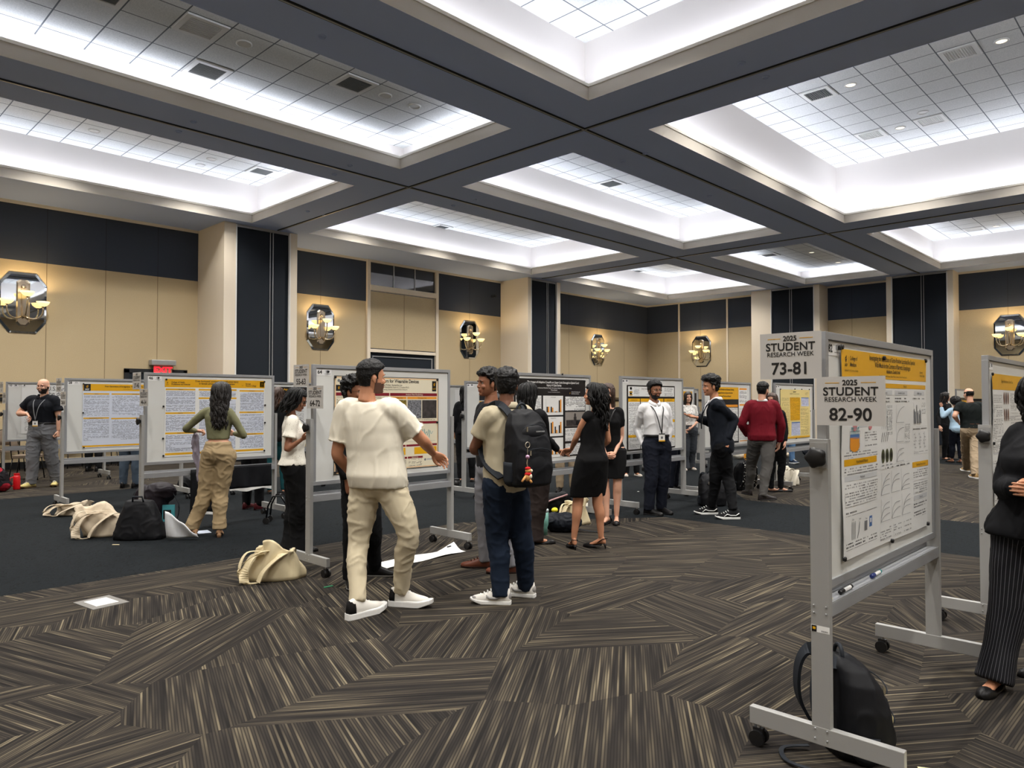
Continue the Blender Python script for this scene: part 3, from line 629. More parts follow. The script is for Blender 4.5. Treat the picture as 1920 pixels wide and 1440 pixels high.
for r_ in ((.03, .175, .45, .3, T_w), (.5, .205, .66, .235, T_wb), (.74, .21, .97, .235, T_wb), (1.03, .21, 1.28, .225, T_wb), (.28, .37, .45, .45, T_w), (.03, .455, .45, .485, T_w), (.03, .53, .45, .56, T_w), (.03, .6, .45, .7, T_w), (.03, .72, .45, .74, T_wb), (.03, .86, .45, .89, T_wb), (.5, .55, .98, .565, T_wb), (1.03, .6, 1.28, .66, T_w), (1.03, .67, 1.28, .73, T_w), (1.03, .775, 1.28, .86, T_wb), (.5, .85, .66, .91, T_w), (.7, .85, .82, .91, T_w), (.86, .85, .98, .91, T_w), (.62, .25, .7, .4, T_t), (.9, .35, .98, .45, T_t), (1.2, .24, 1.28, .3, T_t), (1.03, .37, 1.28, .385, T_wb), (1.05, .5, 1.28, .52, T_t)): s.rect(*r_)
s.flush(); s.part('stomach_drawing')
for x_ in (.16, .37): s.disc(x_, .325, .022, .035, M_pinkp); s.disc(x_-.015, .35, .022, .016, M_pinkp); s.line([(x_, .27), (x_, .3)], M_pinkp, .012)
s.rect(.2, .33, .32, .35, M_greyp); s.flush(); s.part('flask_drawing'); s.disc(.15, .43, .058, .03, M_orange); s.rect(.095, .395, .205, .43, M_orange); s.rect(.095, .38, .205, .4, M_bluep); s.frame(.09, .365, .21, .455, M_silver)
for q in range(5): s.line([(.11+q*.02, .385), (.115+q*.02, .355)], M_teal, .004); s.disc(.112+q*.02, .352, .006, .005, M_teal)
s.flush(); s.part('bar_chart'); s.bars(1.04, .24, 1.18, .35, [[.7, .6, .55], [.9, .5, .6], [.45, .7, .62]], [M_silver]); s.flush()
s.part('line_chart')
for q in range(3): s.curve(.76, .25+q*.1, .88, .34+q*.1, 1+(q == 2), q)
for a in range(3):
    for b in range(2): s.curve(.51+a*.16, .58+b*.13, .64+a*.16, .69+b*.13, 3-(a == 1), a+b)
s.flush(); s.part('scatter_chart')
for c_ in range(3):
    for q in range(9): s.disc(1.05+c_*.08+.015*((q*5) % 3), .41+.009*q+.01*(q % 2), .0035, .0035, M_silver)
    s.line([(1.065+c_*.08, .4), (1.065+c_*.08, .49)], M_silver)
for q in range(6): s.line([(.53+q*.03, .26+.01*(q % 2)), (.53+q*.03, .37)], M_silver, .002); s.disc(.53+q*.03, .27+.013*q, .005, .005, M_ink)
for q in range(4): s.line([(.52+q*.03, .43), (.545+q*.03, .385)], M_ink, .004)
s.flush(); s.part('culture_plate_picture')
for q in range(3): s.disc(.54+q*.065, .5, .026, .034, M_olive, 2); s.disc(.54+q*.065, .5, .012, .015, M_ink, 3); s.rect(.52+q*.065, .545, .56+q*.065, .548, M_silver)
s.flush(); s.part('equipment_drawing')
for q in range(3): s.line([(.1+q*.02, .77), (.1+q*.02, .85)], M_silver, .005)
s.line([(.2, .78), (.19, .82), (.17, .85)], M_silver, .006); s.rect(.27, .785, .31, .83, M_silver); s.rect(.34, .77, .38, .82, M_bluep); s.rect(.345, .78, .365, .8, M_whitep, 3); s.text('Dish', .11, .76, .012); s.text('Swab', .2, .765, .012); s.text('Tube', .29, .775, .012); s.flush()
magnets('82', [(.175, .058), (.74, .083), (1.455, .068), (.18, .985), (1.46, .985), (.83, .995)], 'the gold-banded Lactobacillus poster')
# ---- poster on board 64
s = poster('64', 'cream poster with maroon bands and fibre photographs on board 64', M_cream, u0=.215, v0=.095, w=1.245, h=.91)
s.part('border'); s.frame(0, 0, 1.245, .91, M_ink, .006); s.frame(.012, .012, 1.233, .898, M_orange, .004); s.flush()
s.part('header'); s.text('Textile Sensing Fibers for Wearable Devices', .62, .04, .048, cond=.85, bold=.001); s.text('Muhammad Rahat, Samantha Jue', .62, .078, .028, cond=.85); s.text('Hansriya Allaban, Kawsar Abbaslakshmi, Kevin A. C. Crochard Ph.D.', .62, .1, .022, cond=.8); s.text('Materials Science and Engineering, University of Central Florida, Orlando FL', .62, .122, .018, cond=.8)
s.disc(.05, .045, .014, .014, M_silver); s.text('EXPERIMENTAL', .08, .036, .028, align='LEFT', cond=.7); s.text('Research Lab', .08, .062, .024, align='LEFT', cond=.7); s.rect(.02, .085, .27, .142, M_blackp); s.crest(.05, .108, .016, M_gold, 4); s.text('Materials Science', .09, .1, .022, M_whitep, align='LEFT', cond=.8, l=4, bold=.0005); s.text('and Engineering', .09, .126, .022, M_whitep, align='LEFT', cond=.8, l=4, bold=.0005); s.rect(1.16, .03, 1.215, .135, M_blackp); s.crest(1.188, .062, .02, M_gold, 4); s.text('UCF', 1.188, .11, .022, M_gold, l=4); s.flush()
s.part('section_band')
for r_ in ((.02, .155, .3, .185), (.31, .155, .62, .185), (.63, .155, 1.225, .185), (.02, .42, .3, .45), (.31, .42, .62, .45), (.63, .44, 1.225, .465), (.63, .67, .82, .69), (.83, .67, 1.225, .69), (.63, .79, .84, .81), (.85, .79, 1.04, .81)): s.rect(*r_, M_maroon)
s.rect(.64, .192, .83, .215, M_orange); s.rect(.84, .192, 1.22, .215, M_orange); s.rect(.02, .46, .07, .7, M_gold); s.rect(.63, .7, .82, .77, M_gold); s.rect(.93, .7, 1.22, .77, M_gold); s.flush()
s.part('section_title'); s.text('Analysis: Fiber Morphology', .93, .17, .022, M_cream, cond=.9); s.text('Electrochemistry Processing', .93, .453, .02, M_cream, cond=.9); s.text('Conclusions', .73, .8, .018, M_cream); s.text('References', .94, .8, .018, M_cream); s.text('Crosslink View', .735, .204, .016); s.text('Electrospun View', 1.03, .204, .016); s.text('Abstract', .16, .17, .02, M_cream); s.text('Methods', .16, .435, .02, M_cream); s.flush()
s.part('fibre_photograph'); s.rect(.645, .225, .83, .41, M_fib); s.rect(.845, .225, 1.02, .41, M_fibg); s.rect(1.03, .225, 1.22, .41, M_photo); s.flush()
s.part('text_column')
for r_ in ((.03, .195, .29, .4), (.32, .195, .61, .4), (.32, .46, .61, .66), (.08, .46, .29, .66), (.64, .415, 1.2, .435), (.64, .82, .83, .89), (.86, .82, 1.03, .89), (.09, .7, .29, .9)): s.rect(*r_, T_c)
s.flush(); s.part('line_chart'); s.curve(.7, .49, 1.2, .64, 0)
s.line([(.78+i*.008, .56+.05*sin(i*2.3)*cos(i*.37)) for i in range(50)], M_teal, .004); s.flush()
s.part('picture'); s.rect(.02, .8, .15, .9, M_photo); s.text('EXPERIMENTAL', 1.14, .83, .018, M_bluep, cond=.8); s.disc(1.07, .83, .012, .012, M_silver); s.flush()
magnets('64', [(.225, .11), (.66, .097), (1.44, .11), (.225, .56), (1.44, .55), (.23, .985), (1.44, .97)], 'the cream and maroon fibre poster')
# ---- black poster
s = poster('black', 'black poster with orange and black bar charts beside the woman in the sleeveless dress', M_blackp, u0=.2, v0=.065, w=1.31, h=.945)
s.part('title'); s.text('The Impact of Adaptive CrossFit on Upper Limb Strength in Spinal Cord', .7, .04, .036, M_whitep, .0006, cond=.9); s.text('Injury: A Case Series', .7, .075, .036, M_whitep, .0006, cond=.9); s.text('Sophie Raymond, Malachite Tucker, Kim Lennox, Abigail Anderson, Jennifer Tucker', .7, .108, .022, M_whitep, cond=.9); s.text('Morris Beatel', .7, .132, .022, M_whitep); s.text('University of Central Florida, Orlando FL', .7, .158, .013, M_whitep); s.crest(1.0, .165, .012, M_gold); s.text('School of Kinesiology and', 1.03, .152, .019, M_whitep, align='LEFT', cond=.85); s.text('Rehabilitation Sciences', 1.03, .174, .019, M_whitep, align='LEFT', cond=.85); s.flush()
s.part('chart_panel')
for q in range(3): s.rect(.5, .2+q*.255, .87, .435+q*.255, M_paper)
s.rect(.03, .2, .47, .9, M_paper); s.flush()
s.part('bar_chart')
for q, vv in enumerate(([[.42, .42], [.42, .35], [.05, .08], [.9, .97]], [[.5, .78], [.8, .88], [.5, .25], [.6, .85]], [[.5, .85], [.45, .3], [.55, .7], [.3, .2]])): s.bars(.55, .24+q*.255, .85, .4+q*.255, vv, [M_ink, M_orange], 4); s.text(('Grip Strength', 'Shoulder Press', 'Bicep Curl')[q], .685, .218+q*.255, .016, l=4)
s.flush(); s.part('text_column'); s.rect(.04, .21, .46, .89, T_w, 2); s.rect(.91, .21, 1.3, .385, T_wb); s.rect(.91, .6, 1.3, .76, T_w); s.rect(.91, .79, 1.3, .93, T_w); s.flush()
s.part('photograph'); s.rect(.91, .4, 1.3, .58, mat('photo_wall', (140, 134, 128), .5)); s.rect(.93, .5, 1.28, .575, M_photo, 2); s.disc(1.1, .44, .02, .024, M_photo, 3); s.rect(1.075, .46, 1.13, .56, M_photo, 3); s.disc(1.15, .54, .035, .03, M_ink, 3); s.flush()
magnets('black', [(.23, .1), (1.49, .08), (1.05, .0)], 'the black poster')
# ---- poster behind the white shirt
s = poster('white', 'white and gold poster edged in black behind the white-shirted man', M_blackp, u0=.14, v0=.12, w=1.24, h=.92)
s.part('header_panel'); s.rect(.03, .02, 1.22, .16, M_paper); s.flush(); s.part('header_print'); s.rect(.07, .03, .12, .065, M_ink); s.rect(.07, .085, .12, .15, M_gold); s.line([(.05, .1), (.14, .1)], M_gold, .012); s.line([(.05, .14), (.14, .14)], M_gold, .012); s.text('Spring Tension Modeling of Energy Storage and Use', .62, .05, .036, cond=.7, l=3); s.text('Using Generative Learning', .62, .085, .03, l=3, cond=.8); s.rect(.45, .11, .8, .14, T_w, 2); s.rect(.95, .03, 1.18, .15, T_w, 2); s.rect(.17, .03, .3, .15, T_w, 2); s.flush()
s.part('text_panel'); [s.rect(.03+q*.305, .19, .315+q*.305, .9, M_paper) for q in range(4)]; [s.rect(.045+q*.305, .25, .3+q*.305, .89, T_w, 2) for q in range(4)]; s.flush()
s.part('section_band'); [s.rect(.03+q*.305, .19, .315+q*.305, .235, M_gold, 3) for q in range(4)]; s.rect(.945, .5, 1.23, .54, M_gold, 3); s.rect(.945, .74, 1.23, .77, M_gold, 3); s.rect(.03, .7, .315, .735, M_gold, 3); s.text('INTRODUCTION', .17, .213, .022, l=4); s.text('CONCLUSIONS', 1.09, .213, .022, l=4); s.flush()
# ---- suit poster
s = poster('suit', 'white poster with a gold and black panel behind the man in the dark suit', M_paper, u0=.2, v0=.09, w=1.29, h=.945)
s.part('header_panel'); s.rect(0, 0, .97, .2, M_gold); s.text('Community Education and Outreach: Breaking', .5, .04, .036, cond=.9, bold=.001); s.text('Language Barriers to Improve the Lives', .5, .095, .036, cond=.9, bold=.001); s.text('in Central Florida and Beyond', .5, .15, .036, cond=.9, bold=.001); s.flush()
s.part('text_panel'); s.rect(0, .2, .97, .93, M_blackp); s.rect(.02, .34, .46, .9, T_w, 2); s.rect(.5, .34, .94, .9, T_w, 2); s.rect(1.0, .06, 1.27, .25, T_wb); s.rect(1.0, .35, 1.27, .88, T_w); s.flush()
s.part('section_band'); s.rect(.5, .29, .94, .33, M_orange, 3); s.rect(1., .01, 1.27, .04, M_orange); s.rect(1., .28, 1.27, .31, M_orange); s.rect(1., .9, 1.27, .915, M_orange); s.flush()
# ---- yellow poster
s = poster('yellow', 'pale yellow poster with a gold centre column, beside the red sweater', M_papery, u0=.19, v0=.11, w=1.27, h=.87, wob=.01)
s.part('title'); s.text('Health Hub', .6, .04, .03, cond=.9, bold=.001); s.text('Identifying Factors of Gender Based Disparities', .6, .075, .024, cond=.9); s.rect(1.05, .05, 1.2, .1, T_y); s.flush()
s.part('text_column'); s.rect(.05, .14, .36, .83, T_y); s.rect(.86, .34, 1.2, .83, T_y); s.rect(.4, .14, .83, .55, T_g); s.rect(.45, .58, .83, .82, T_lb); s.rect(.88, .14, 1.22, .3, T_lb); s.flush()
s.part('section_band'); s.rect(.45, .58, .83, .6, M_bluep, 2); s.rect(.0, .84, 1.27, .865, M_gold, 2); s.rect(.88, .14, 1.22, .155, M_bluep, 2); s.flush()
magnets('yellow', [(.2, .11), (.8, .1), (1.1, .1), (1.44, .1), (.85, .985), (1.47, .5)], 'the pale yellow poster')
# ---- poster on board 46
s = poster('46', 'white poster with gold bands on board 46 facing the woman in the green top', M_paper, u0=.225, v0=.072, w=1.26, h=.93)
s.part('header_band'); s.rect(0, 0, 1.26, .1, M_gold); s.flush(); s.part('title'); s.text('Does hormonal contraceptives influence injury', .63, .022, .032, bold=.0006, cond=.9); s.text('in female athletes: A systematic review', .63, .052, .032, bold=.0006, cond=.9); s.text('Ashley Munoz', .63, .08, .018, cond=.9)
s.crest(.03, .045, .012); s.text('UCF', .03, .07, .015); s.text('College of Health', .075, .04, .026, align='LEFT', bold=.0005, cond=.85); s.text('Professions and Sciences', .075, .064, .026, align='LEFT', bold=.0005, cond=.85); s.text('Burnett', 1.0, .045, .026, align='LEFT', bold=.0005, cond=.85); s.text('Honors College', 1.0, .07, .026, align='LEFT', bold=.0005, cond=.85); s.text('UCF', .96, .068, .012); s.rect(1.195, .015, 1.25, .085, M_blackp); s.crest(1.222, .04, .016, M_gold, 4); s.text('UCF', 1.222, .073, .018, M_gold, l=4); s.flush()
s.part('section_band')
for a, t_ in (((.01, .115, .36, .135), 'Abstract'), ((.4, .115, .88, .135), ''), ((.92, .125, 1.25, .145), 'Conclusions'), ((.01, .4, .36, .42), 'Methods'), ((.4, .22, .88, .24), 'Results'), ((.92, .4, 1.25, .42), 'Clinical Relevance'), ((.01, .64, .36, .66), 'References'), ((.92, .68, 1.25, .7), 'Acknowledgements'), ((.01, .885, 1.25, .91), '')):
    s.rect(*a, M_gold)
    if t_: s.text(t_, (a[0]+a[2])/2, (a[1]+a[3])/2, .016)
s.flush(); s.part('text_column')
for a in ((.015, .145, .36, .39), (.41, .145, .87, .21), (.93, .155, 1.25, .39), (.015, .43, .36, .63), (.93, .43, 1.25, .67), (.015, .67, .36, .87), (.41, .25, .87, .87), (.93, .71, 1.25, .87)): s.rect(*a, T_b)
s.flush(); magnets('46', [(.24, .08), (1.48, .085), (.21, .4), (1.49, .39), (.21, .78), (1.49, .62), (.215, .985), (1.485, .985)], 'the poster facing the woman in green')
# ---- board 28
s = poster('28', 'blue-tinted text poster with gold bands on board 28', M_paperb, u0=.23, v0=.08, w=1.26, h=.93)
s.part('header_band'); s.rect(0, 0, 1.26, .1, M_gold); s.rect(.01, .0, .1, .1, M_blackp, 2); s.crest(.055, .035, .024, M_gold, 4); s.text('UCF', .055, .08, .028, M_whitep, .001, l=4); s.text('From Generations of Immigration: The Impact of Parental Involvement', .65, .035, .028, bold=.0008, cond=.9); s.text('on the Education of Children', .65, .07, .018); s.flush()
s.part('section_band')
for a, t_ in (((.01, .135, .35, .155), 'Abstract'), ((.38, .135, 1.25, .155), 'Methodology and Participant Steps in the Research'), ((.01, .49, .35, .51), 'Research Question and Purpose'), ((.38, .5, 1.25, .52), 'Participant Criteria and Cultural Bias'), ((.0, .895, 1.26, .92), '')):
    s.rect(*a, M_gold)
    if t_: s.text(t_, (a[0]+a[2])/2, (a[1]+a[3])/2, .017, cond=.85)
s.flush(); s.part('text_column')
for a in ((.015, .165, .35, .47), (.39, .165, 1.24, .47), (.015, .52, .35, .83), (.39, .53, 1.24, .83)): s.rect(*a, T_b)
s.flush(); magnets('28', [(.235, .08), (.98, .085), (.235, .5), (.25, 1.0)], 'the blue-tinted poster by the bald man')
# ---- board 10 and others
s = poster('10', 'plain white poster with a large serif-like heading partly hidden by the bald man', M_paper, u0=.24, v0=.05, w=1.3, h=.9)
s.part('title'); s.text('U.S. Art and', .4, .07, .11, align='LEFT', cond=.9); s.text('the dance', .4, .165, .11, align='LEFT', cond=.9); s.flush(); s.part('text_column'); s.rect(.05, .25, 1.2, .85, T_w); s.flush(); magnets('10', [(.28, .06)], 'the poster behind the bald man')
s = poster('R2', 'poster with a gold header and brown oval pictures cut by the picture edge', M_paper, u0=.1, v0=.12, w=1.34, h=.9, wob=.01)
s.part('header_band'); s.rect(0, 0, 1.34, .11, M_gold); s.text('College of Medicine Research on Cultured Tissue', .5, .05, .03, cond=.7); s.flush(); s.part('text_column')
for a in ((.02, .13, .32, .55), (.36, .3, 1.0, .34), (.62, .13, 1., .28), (.02, .6, .3, .88), (.62, .35, 1.3, .85)): s.rect(*a, T_w)
s.rect(.02, .54, .32, .56, M_greyp); s.flush(); s.part('specimen_picture')
for q in range(3): [s.disc(.4+q*.07, .17+k*.12, .024, .045, mat('specimen_brown%d' % (q % 2), ((110, 74, 56), (70, 34, 30))[q % 2], .5)) for k in range(2)]
s.flush(); s.part('scatter_chart'); [s.disc(.4+.03*(q % 5), .42+.05*((q*7) % 8), .005, .005, M_silver) for q in range(24)]; s.frame(.06, .62, .26, .84, M_silver); s.flush()
magnets('R2', [(.11, .125), (.12, .6), (.2, .98)], 'the edge-cut poster')
s = poster('874', 'poster with a black header and one gold band behind the two talking men', M_paper, u0=.3, v0=.17, w=1.2, h=.86); s.part('header_panel'); s.rect(0, 0, 1.2, .14, M_blackp); s.disc(.35, .06, .12, .05, M_silver, 2); s.flush(); s.part('section_band'); s.rect(0, .15, 1.2, .21, M_gold); s.flush(); s.part('text_column'); s.rect(.03, .23, 1.17, .84, T_w); s.flush()
s = poster('842', 'white poster with a small black and gold badge, seen past board 64', M_paper, u0=.3, v0=.1, w=1.2, h=.9); s.part('badge'); s.rect(.2, .03, .4, .3, M_blackp); s.crest(.3, .13, .07, M_gold, 3); s.rect(.15, .35, .6, .4, M_gold); s.flush(); s.part('text_column'); s.rect(.03, .42, 1.17, .88, T_w); s.flush()
s = poster('mid', 'poster with a black header and gold lettering behind the woman in the white blouse', M_paper, u0=.2, v0=.08, w=1.26, h=.93); s.part('header_panel'); s.rect(0, 0, 1.26, .14, M_blackp); s.text('Comparing Therapeutics in Aquatic', .6, .045, .05, M_gold, .001, l=3); s.text('Undiscovered Species', .6, .1, .05, M_gold, .001, l=3); s.crest(1.18, .06, .04, M_gold, 3); s.flush(); s.part('text_column'); s.rect(.03, .17, 1.2, .88, T_w); s.flush()
s = poster('floral', 'black framed poster with gold parts behind the woman in the patterned blouse', M_blackp, u0=.1, v0=.12, w=1.42, h=.9); s.part('text_panel'); s.rect(.25, .05, 1.3, .16, M_paper); s.rect(.3, .22, .7, .85, T_w); s.rect(.95, .22, 1.3, .85, T_w); s.rect(.75, .22, .9, .6, M_gold); s.flush()
s = poster('strip', 'poster with a gold header strip peeping out left of the red sweater', M_paper, u0=.1, v0=.1, w=1.42, h=.9); s.part('header_band'); s.rect(0, 0, 1.42, .22, M_gold); s.flush(); s.part('text_column'); s.rect(.05, .28, 1.38, .88, T_w); s.disc(1.2, .36, .04, .04, M_maroon, 2); s.disc(1.05, .36, .04, .04, M_pinkp, 2); s.flush()
s = poster('far', 'small distant poster with a dark square by the woman with long hair', M_paper, u0=.1, v0=.1, w=1.4, h=.9); s.part('picture'); s.rect(.35, .05, .8, .4, M_blackp); s.rect(.5, .15, .65, .25, M_pinkp, 2); s.rect(.3, .5, .8, .7, M_papery); s.flush()
s = poster('far2', 'small distant poster with a dark gold-framed panel behind the balding man', M_paper, u0=.3, v0=.25, w=1.2, h=.8); s.part('picture'); s.rect(0, 0, 1.2, .3, M_blackp); s.rect(.3, .08, 1., .22, M_gold, 2); s.flush()
# markers and bits on the tray of board 82
def marker(p, ang, cap, body, lab):
    t = thing('marker_pen', lab, 'marker', p, ang)
    mb = MB(); mb.tube([(0, 0, 0), (.085, 0, 0)], .009, body, n=14); mb.build('barrel', t, smooth=False)
    mb = MB(); mb.tube([(-.045, 0, 0), (-.04, 0, 0), (0, 0, 0)], [.007, .0102, .0102], cap, n=14); mb.build('cap', t)
    mb = MB(); mb.tube([(.085, 0, 0), (.1, 0, 0), (.104, 0, 0)], [.0102, .0102, .008], cap if cap is not M_navyc else M_tealc, n=14); mb.build('end_plug', t)
M_navyc = mat('marker_navy', (24, 44, 110), .4); M_tealc = mat('marker_teal', (40, 140, 140), .4)
marker((3.32, 1.19, .688), 0.02, M_black, M_white, 'white marker pen with a black cap on the tray of board 82')
marker((3.72, 1.19, .688), 0.05, M_navyc, M_white, 'marker pen with navy cap and teal end on the tray of board 82')
mb = MB(); mb.ball((0, 0, 0), (.014, .009, .006), mat('yellow_scrap', (226, 214, 120), .7), n=8); o = mb.build('paper_scrap', loc=(3.17, 1.19, .682)); tag(o, 'tiny yellow scrap at the near end of the tray of board 82', 'scrap')
mb = MB(); mb.box((3.0835, 1.162, .555), (3.084, 1.238, .583), M_white); mb.box((3.083, 1.215, .556), (3.0836, 1.236, .582), M_black)
for q in range(9): mb.box((3.083, 1.17+q*.003, .559), (3.0836, 1.1712+q*.003, .565), M_ink)
mb.box((3.0826, 1.219, .566), (3.0833, 1.231, .576), M_gold); o = mb.build('asset_sticker'); tag(o, 'white barcode sticker with a black end on the post of board 82', 'sticker')
# ---------------- people: builders ----------------
def catmull(pts, n):
    """pts: list of (Vector, radius tuple) resampled smoothly"""
    out = []; m = len(pts)
    for i in range(m-1):
        p0, p1, p2, p3 = pts[max(i-1, 0)], pts[i], pts[i+1], pts[min(i+2, m-1)]
        for j in range(n):
            t = j/n
            def f(a, b, c, d): return .5*((2*b)+(c-a)*t+(2*a-5*b+4*c-d)*t*t+(3*b-a-3*c+d)*t*t*t)
            P = f(p0[0], p1[0], p2[0], p3[0]); r = p1[1]+(p2[1]-p1[1])*(t*t*(3-2*t))
            out.append((P, r))
    out.append(pts[-1]); return out
def limb(mb, pts, m, n=14, res=4):
    q = catmull([(V(p), r) for p, r in pts], res); mb.tube([a for a, b in q], [b for a, b in q], m, n=n)
def remesh(mb, voxel, smooth=4, disp=None, parent_name='tmp'):
    """fuse the overlapping closed pieces of mb into one skin; returns (verts, faces) with an optional displacement"""
    me = mb.mesh('tmp'); bm = bmesh.new(); bm.from_mesh(me); bmesh.ops.recalc_face_normals(bm, faces=bm.faces); bm.to_mesh(me); bm.free()
    o = bpy.data.objects.new('tmp', me); COL.objects.link(o)
    r = o.modifiers.new('r', 'REMESH'); r.mode = 'VOXEL'; r.voxel_size = voxel; r.adaptivity = 0
    if smooth: s = o.modifiers.new('s', 'SMOOTH'); s.factor = .5; s.iterations = smooth
    dg = bpy.context.evaluated_depsgraph_get(); ev = o.evaluated_get(dg); m2 = bpy.data.meshes.new_from_object(ev)
    vs = [v.co.copy() for v in m2.vertices]; fs = [tuple(p.vertices) for p in m2.polygons]
    if disp:
        nr = [v.normal.copy() for v in m2.vertices]; vs = [p+n*disp(p, n) for p, n in zip(vs, nr)]
    bpy.data.objects.remove(o); bpy.data.meshes.remove(me); bpy.data.meshes.remove(m2); return vs, fs
def folds(amp, fx=9, fz=4, seed=0, zlo=None, zhi=None):
    off = V((seed*3.1, seed*1.7, seed*5.3))
    def d(p, n):
        q = V((p.x*fx, p.y*fx, p.z*fz))+off; w_ = noise.noise(q*.6)*1.4
        a = noise.noise(q+V((w_, w_, w_*.6))); r = 1-min(1, abs(a)*3.2)
        return amp*(r*r-.35)+amp*.5*noise.noise(q*.5)
    return d
# --- canonical head: origin at eye level between the ears, +y is the face, 0.235 tall
def make_head():
    mb = MB(); d = M_ink
    prof = [(.118, .012, .015, .02), (.11, .04, .038, .05), (.09, .061, .063, .078), (.06, .073, .079, .096), (.025, .0765, .087, .103), (0, .0745, .085, .102), (-.03, .070, .085, .095), (-.055, .064, .086, .080), (-.08, .054, .082, .058), (-.1, .040, .074, .030), (-.113, .022, .062, -.005)]
    rg = []
    for z, a, f, b in prof:
        r = []
        for i in range(28):
            q = 2*pi*i/28; c_, s_ = cos(q), sin(q); y = s_*(f if s_ > 0 else b)
            e = 2/2.25; r.append((a*abs(c_)**e*(1 if c_ > 0 else -1), y-.0, z))
        rg.append(r)
    mb.rings(rg, d)
    mb.tube([(0, -.022, .0), (0, -.03, -.06), (0, -.036, -.12), (0, -.045, -.17)], [.055, .054, .054, .058], d, n=18)
    limb(mb, [(V((0, .083, .014)), .006), (V((0, .091, -.008)), .0075), (V((0, .098, -.027)), .0095), (V((0, .09, -.036)), .008)], d, n=10)
    for s in (-1, 1):
        mb.ball((s*.01, .09, -.033), (.007, .008, .006), d, n=10)
        mb.ball((s*.03, .078, .021), (.022, .012, .008), d, n=10); mb.ball((s*.042, .066, -.03), (.022, .018, .02), d, n=10)
        mb.ball((s*.079, -.008, -.012), (.008, .018, .03), d, n=12, axes=(V((1, 0, 0)), V((0, 1, .15)), V((0, -.15, 1))))
    mb.ball((0, .086, -.056), (.024, .01, .0055), d, n=12); mb.ball((0, .084, -.068), (.019, .011, .0065), d, n=12); mb.ball((0, .073, -.096), (.02, .014, .015), d, n=12)
    vs, fs = remesh(mb, .0042, 3)
    out = []
    for p in vs:
        for s in (-1, 1):
            dd = ((p.x-s*.031)**2+(p.z-.002)**2)/(.0155**2)
            if p.y > .04: p = p-V((0, .009*math.exp(-dd), 0))
        if p.y > .06: p = p-V((0, .0035*math.exp(-((p.z+.0615)/.0022)**2-(p.x/.02)**2), 0))
        out.append(p)
    return out, fs
HEAD = make_head()
def hairline(p, style):
    x, y, z = abs(p.x), p.y, p.z
    if style == 'balding': return z < .062 and z > -.05-.2*min(0, y) and y < .03 and (z < .045 or y < -.03) and not (y > -.02 and z < .0)
    if y > .045: return z > .066-.1*x
    if y > -.002: return z > .012+(y)*.9 or (z > -.012 and x > .06 and y < .02)
    if y > -.03: return z > .005
    return z > -.062-.15*(y+.03)*0
def hair_cap(mb, t, amp, freq, m, M, style='short', seed=0, zt=1.0):
    vs, fs = HEAD; keep = [f for f in fs if hairline(sum((vs[i] for i in f), V())/len(f), style) and (abs(vs[f[0]].x) < .0775 or vs[f[0]].z > .03)]
    idx = {}; cnt = {}
    for f in keep:
        for a, b in zip(f, f[1:]+f[:1]): k = (min(a, b), max(a, b)); cnt[k] = cnt.get(k, 0)+1
    edge = set(i for k, c in cnt.items() if c == 1 for i in k)
    nv = []
    c0 = V((0, -.01, .0)); sd = V((seed*7.7, seed*3.3, 0))
    for f in keep:
        for i in f:
            if i not in idx:
                p = vs[i]; n = (p-c0).normalized(); idx[i] = len(nv)
                up = max(0, min(1, (p.z+.03)/.1)); th = (t*(.3+.7*up)*(zt if p.z > .05 else 1))+amp*noise.noise(p*freq+sd)+amp*.6*noise.noise(p*freq*2.3+sd)
                if i in edge: th = -.004
                nv.append(M @ (p+n*th))
    mb.add(nv, [tuple(idx[i] for i in f) for f in keep], m)
def locks(mb, m, M, L=.4, n=70, wave=.015, vol=.02, seed=1, front=0, tz=0, sidex=0, wfreq=14, spread=1.0, thick=.011):
    rnd = random.Random(seed)
    for k in range(n):
        ph = R(rnd.uniform(62, 298)) if rnd.random() > front else R(rnd.choice((rnd.uniform(38, 62), rnd.uniform(298, 322))))
        lay = rnd.random(); ll = L*rnd.uniform(.75, 1.05); pts = []; rs = []; p1, p2 = rnd.uniform(0, 6.3), rnd.uniform(0, 6.3)
        N = 18
        for i in range(N+1):
            t = i/N; s_ = t*(ll+.16)
            if s_ < .1:  # over the crown
                a = s_/.1*pi/2; rx = .07*sin(a); z = .105+.018*lay-(1-cos(a))*.06
            else: rx = .076; z = .05-(s_-.1)
            low = max(0, min(1, (-.02-z)/.12)); x = sin(ph)*(rx+vol*(.3+.7*lay))*(1-.12*low)*spread; y = cos(ph)*(rx*1.28+vol*(.3+.7*lay))-.01
            y = y*(1-.35*low)-.045*low+(0 if cos(ph) < .3 else .0); x += sidex*low*min(1, (-.02-z)/.3)
            w_ = wave*min(1, max(0, s_-.08)/.12); x += w_*sin(s_*wfreq*2.2+p1); y += w_*cos(s_*wfreq*2.0+p2)
            pts.append(M @ V((x, y, z))); rs.append(thick*(.9 if t < .85 else .9-(t-.85)*4.5)*(.6 if t < .05 else 1))
        mb.tube(pts, rs, m, n=6)
HANDS = {}
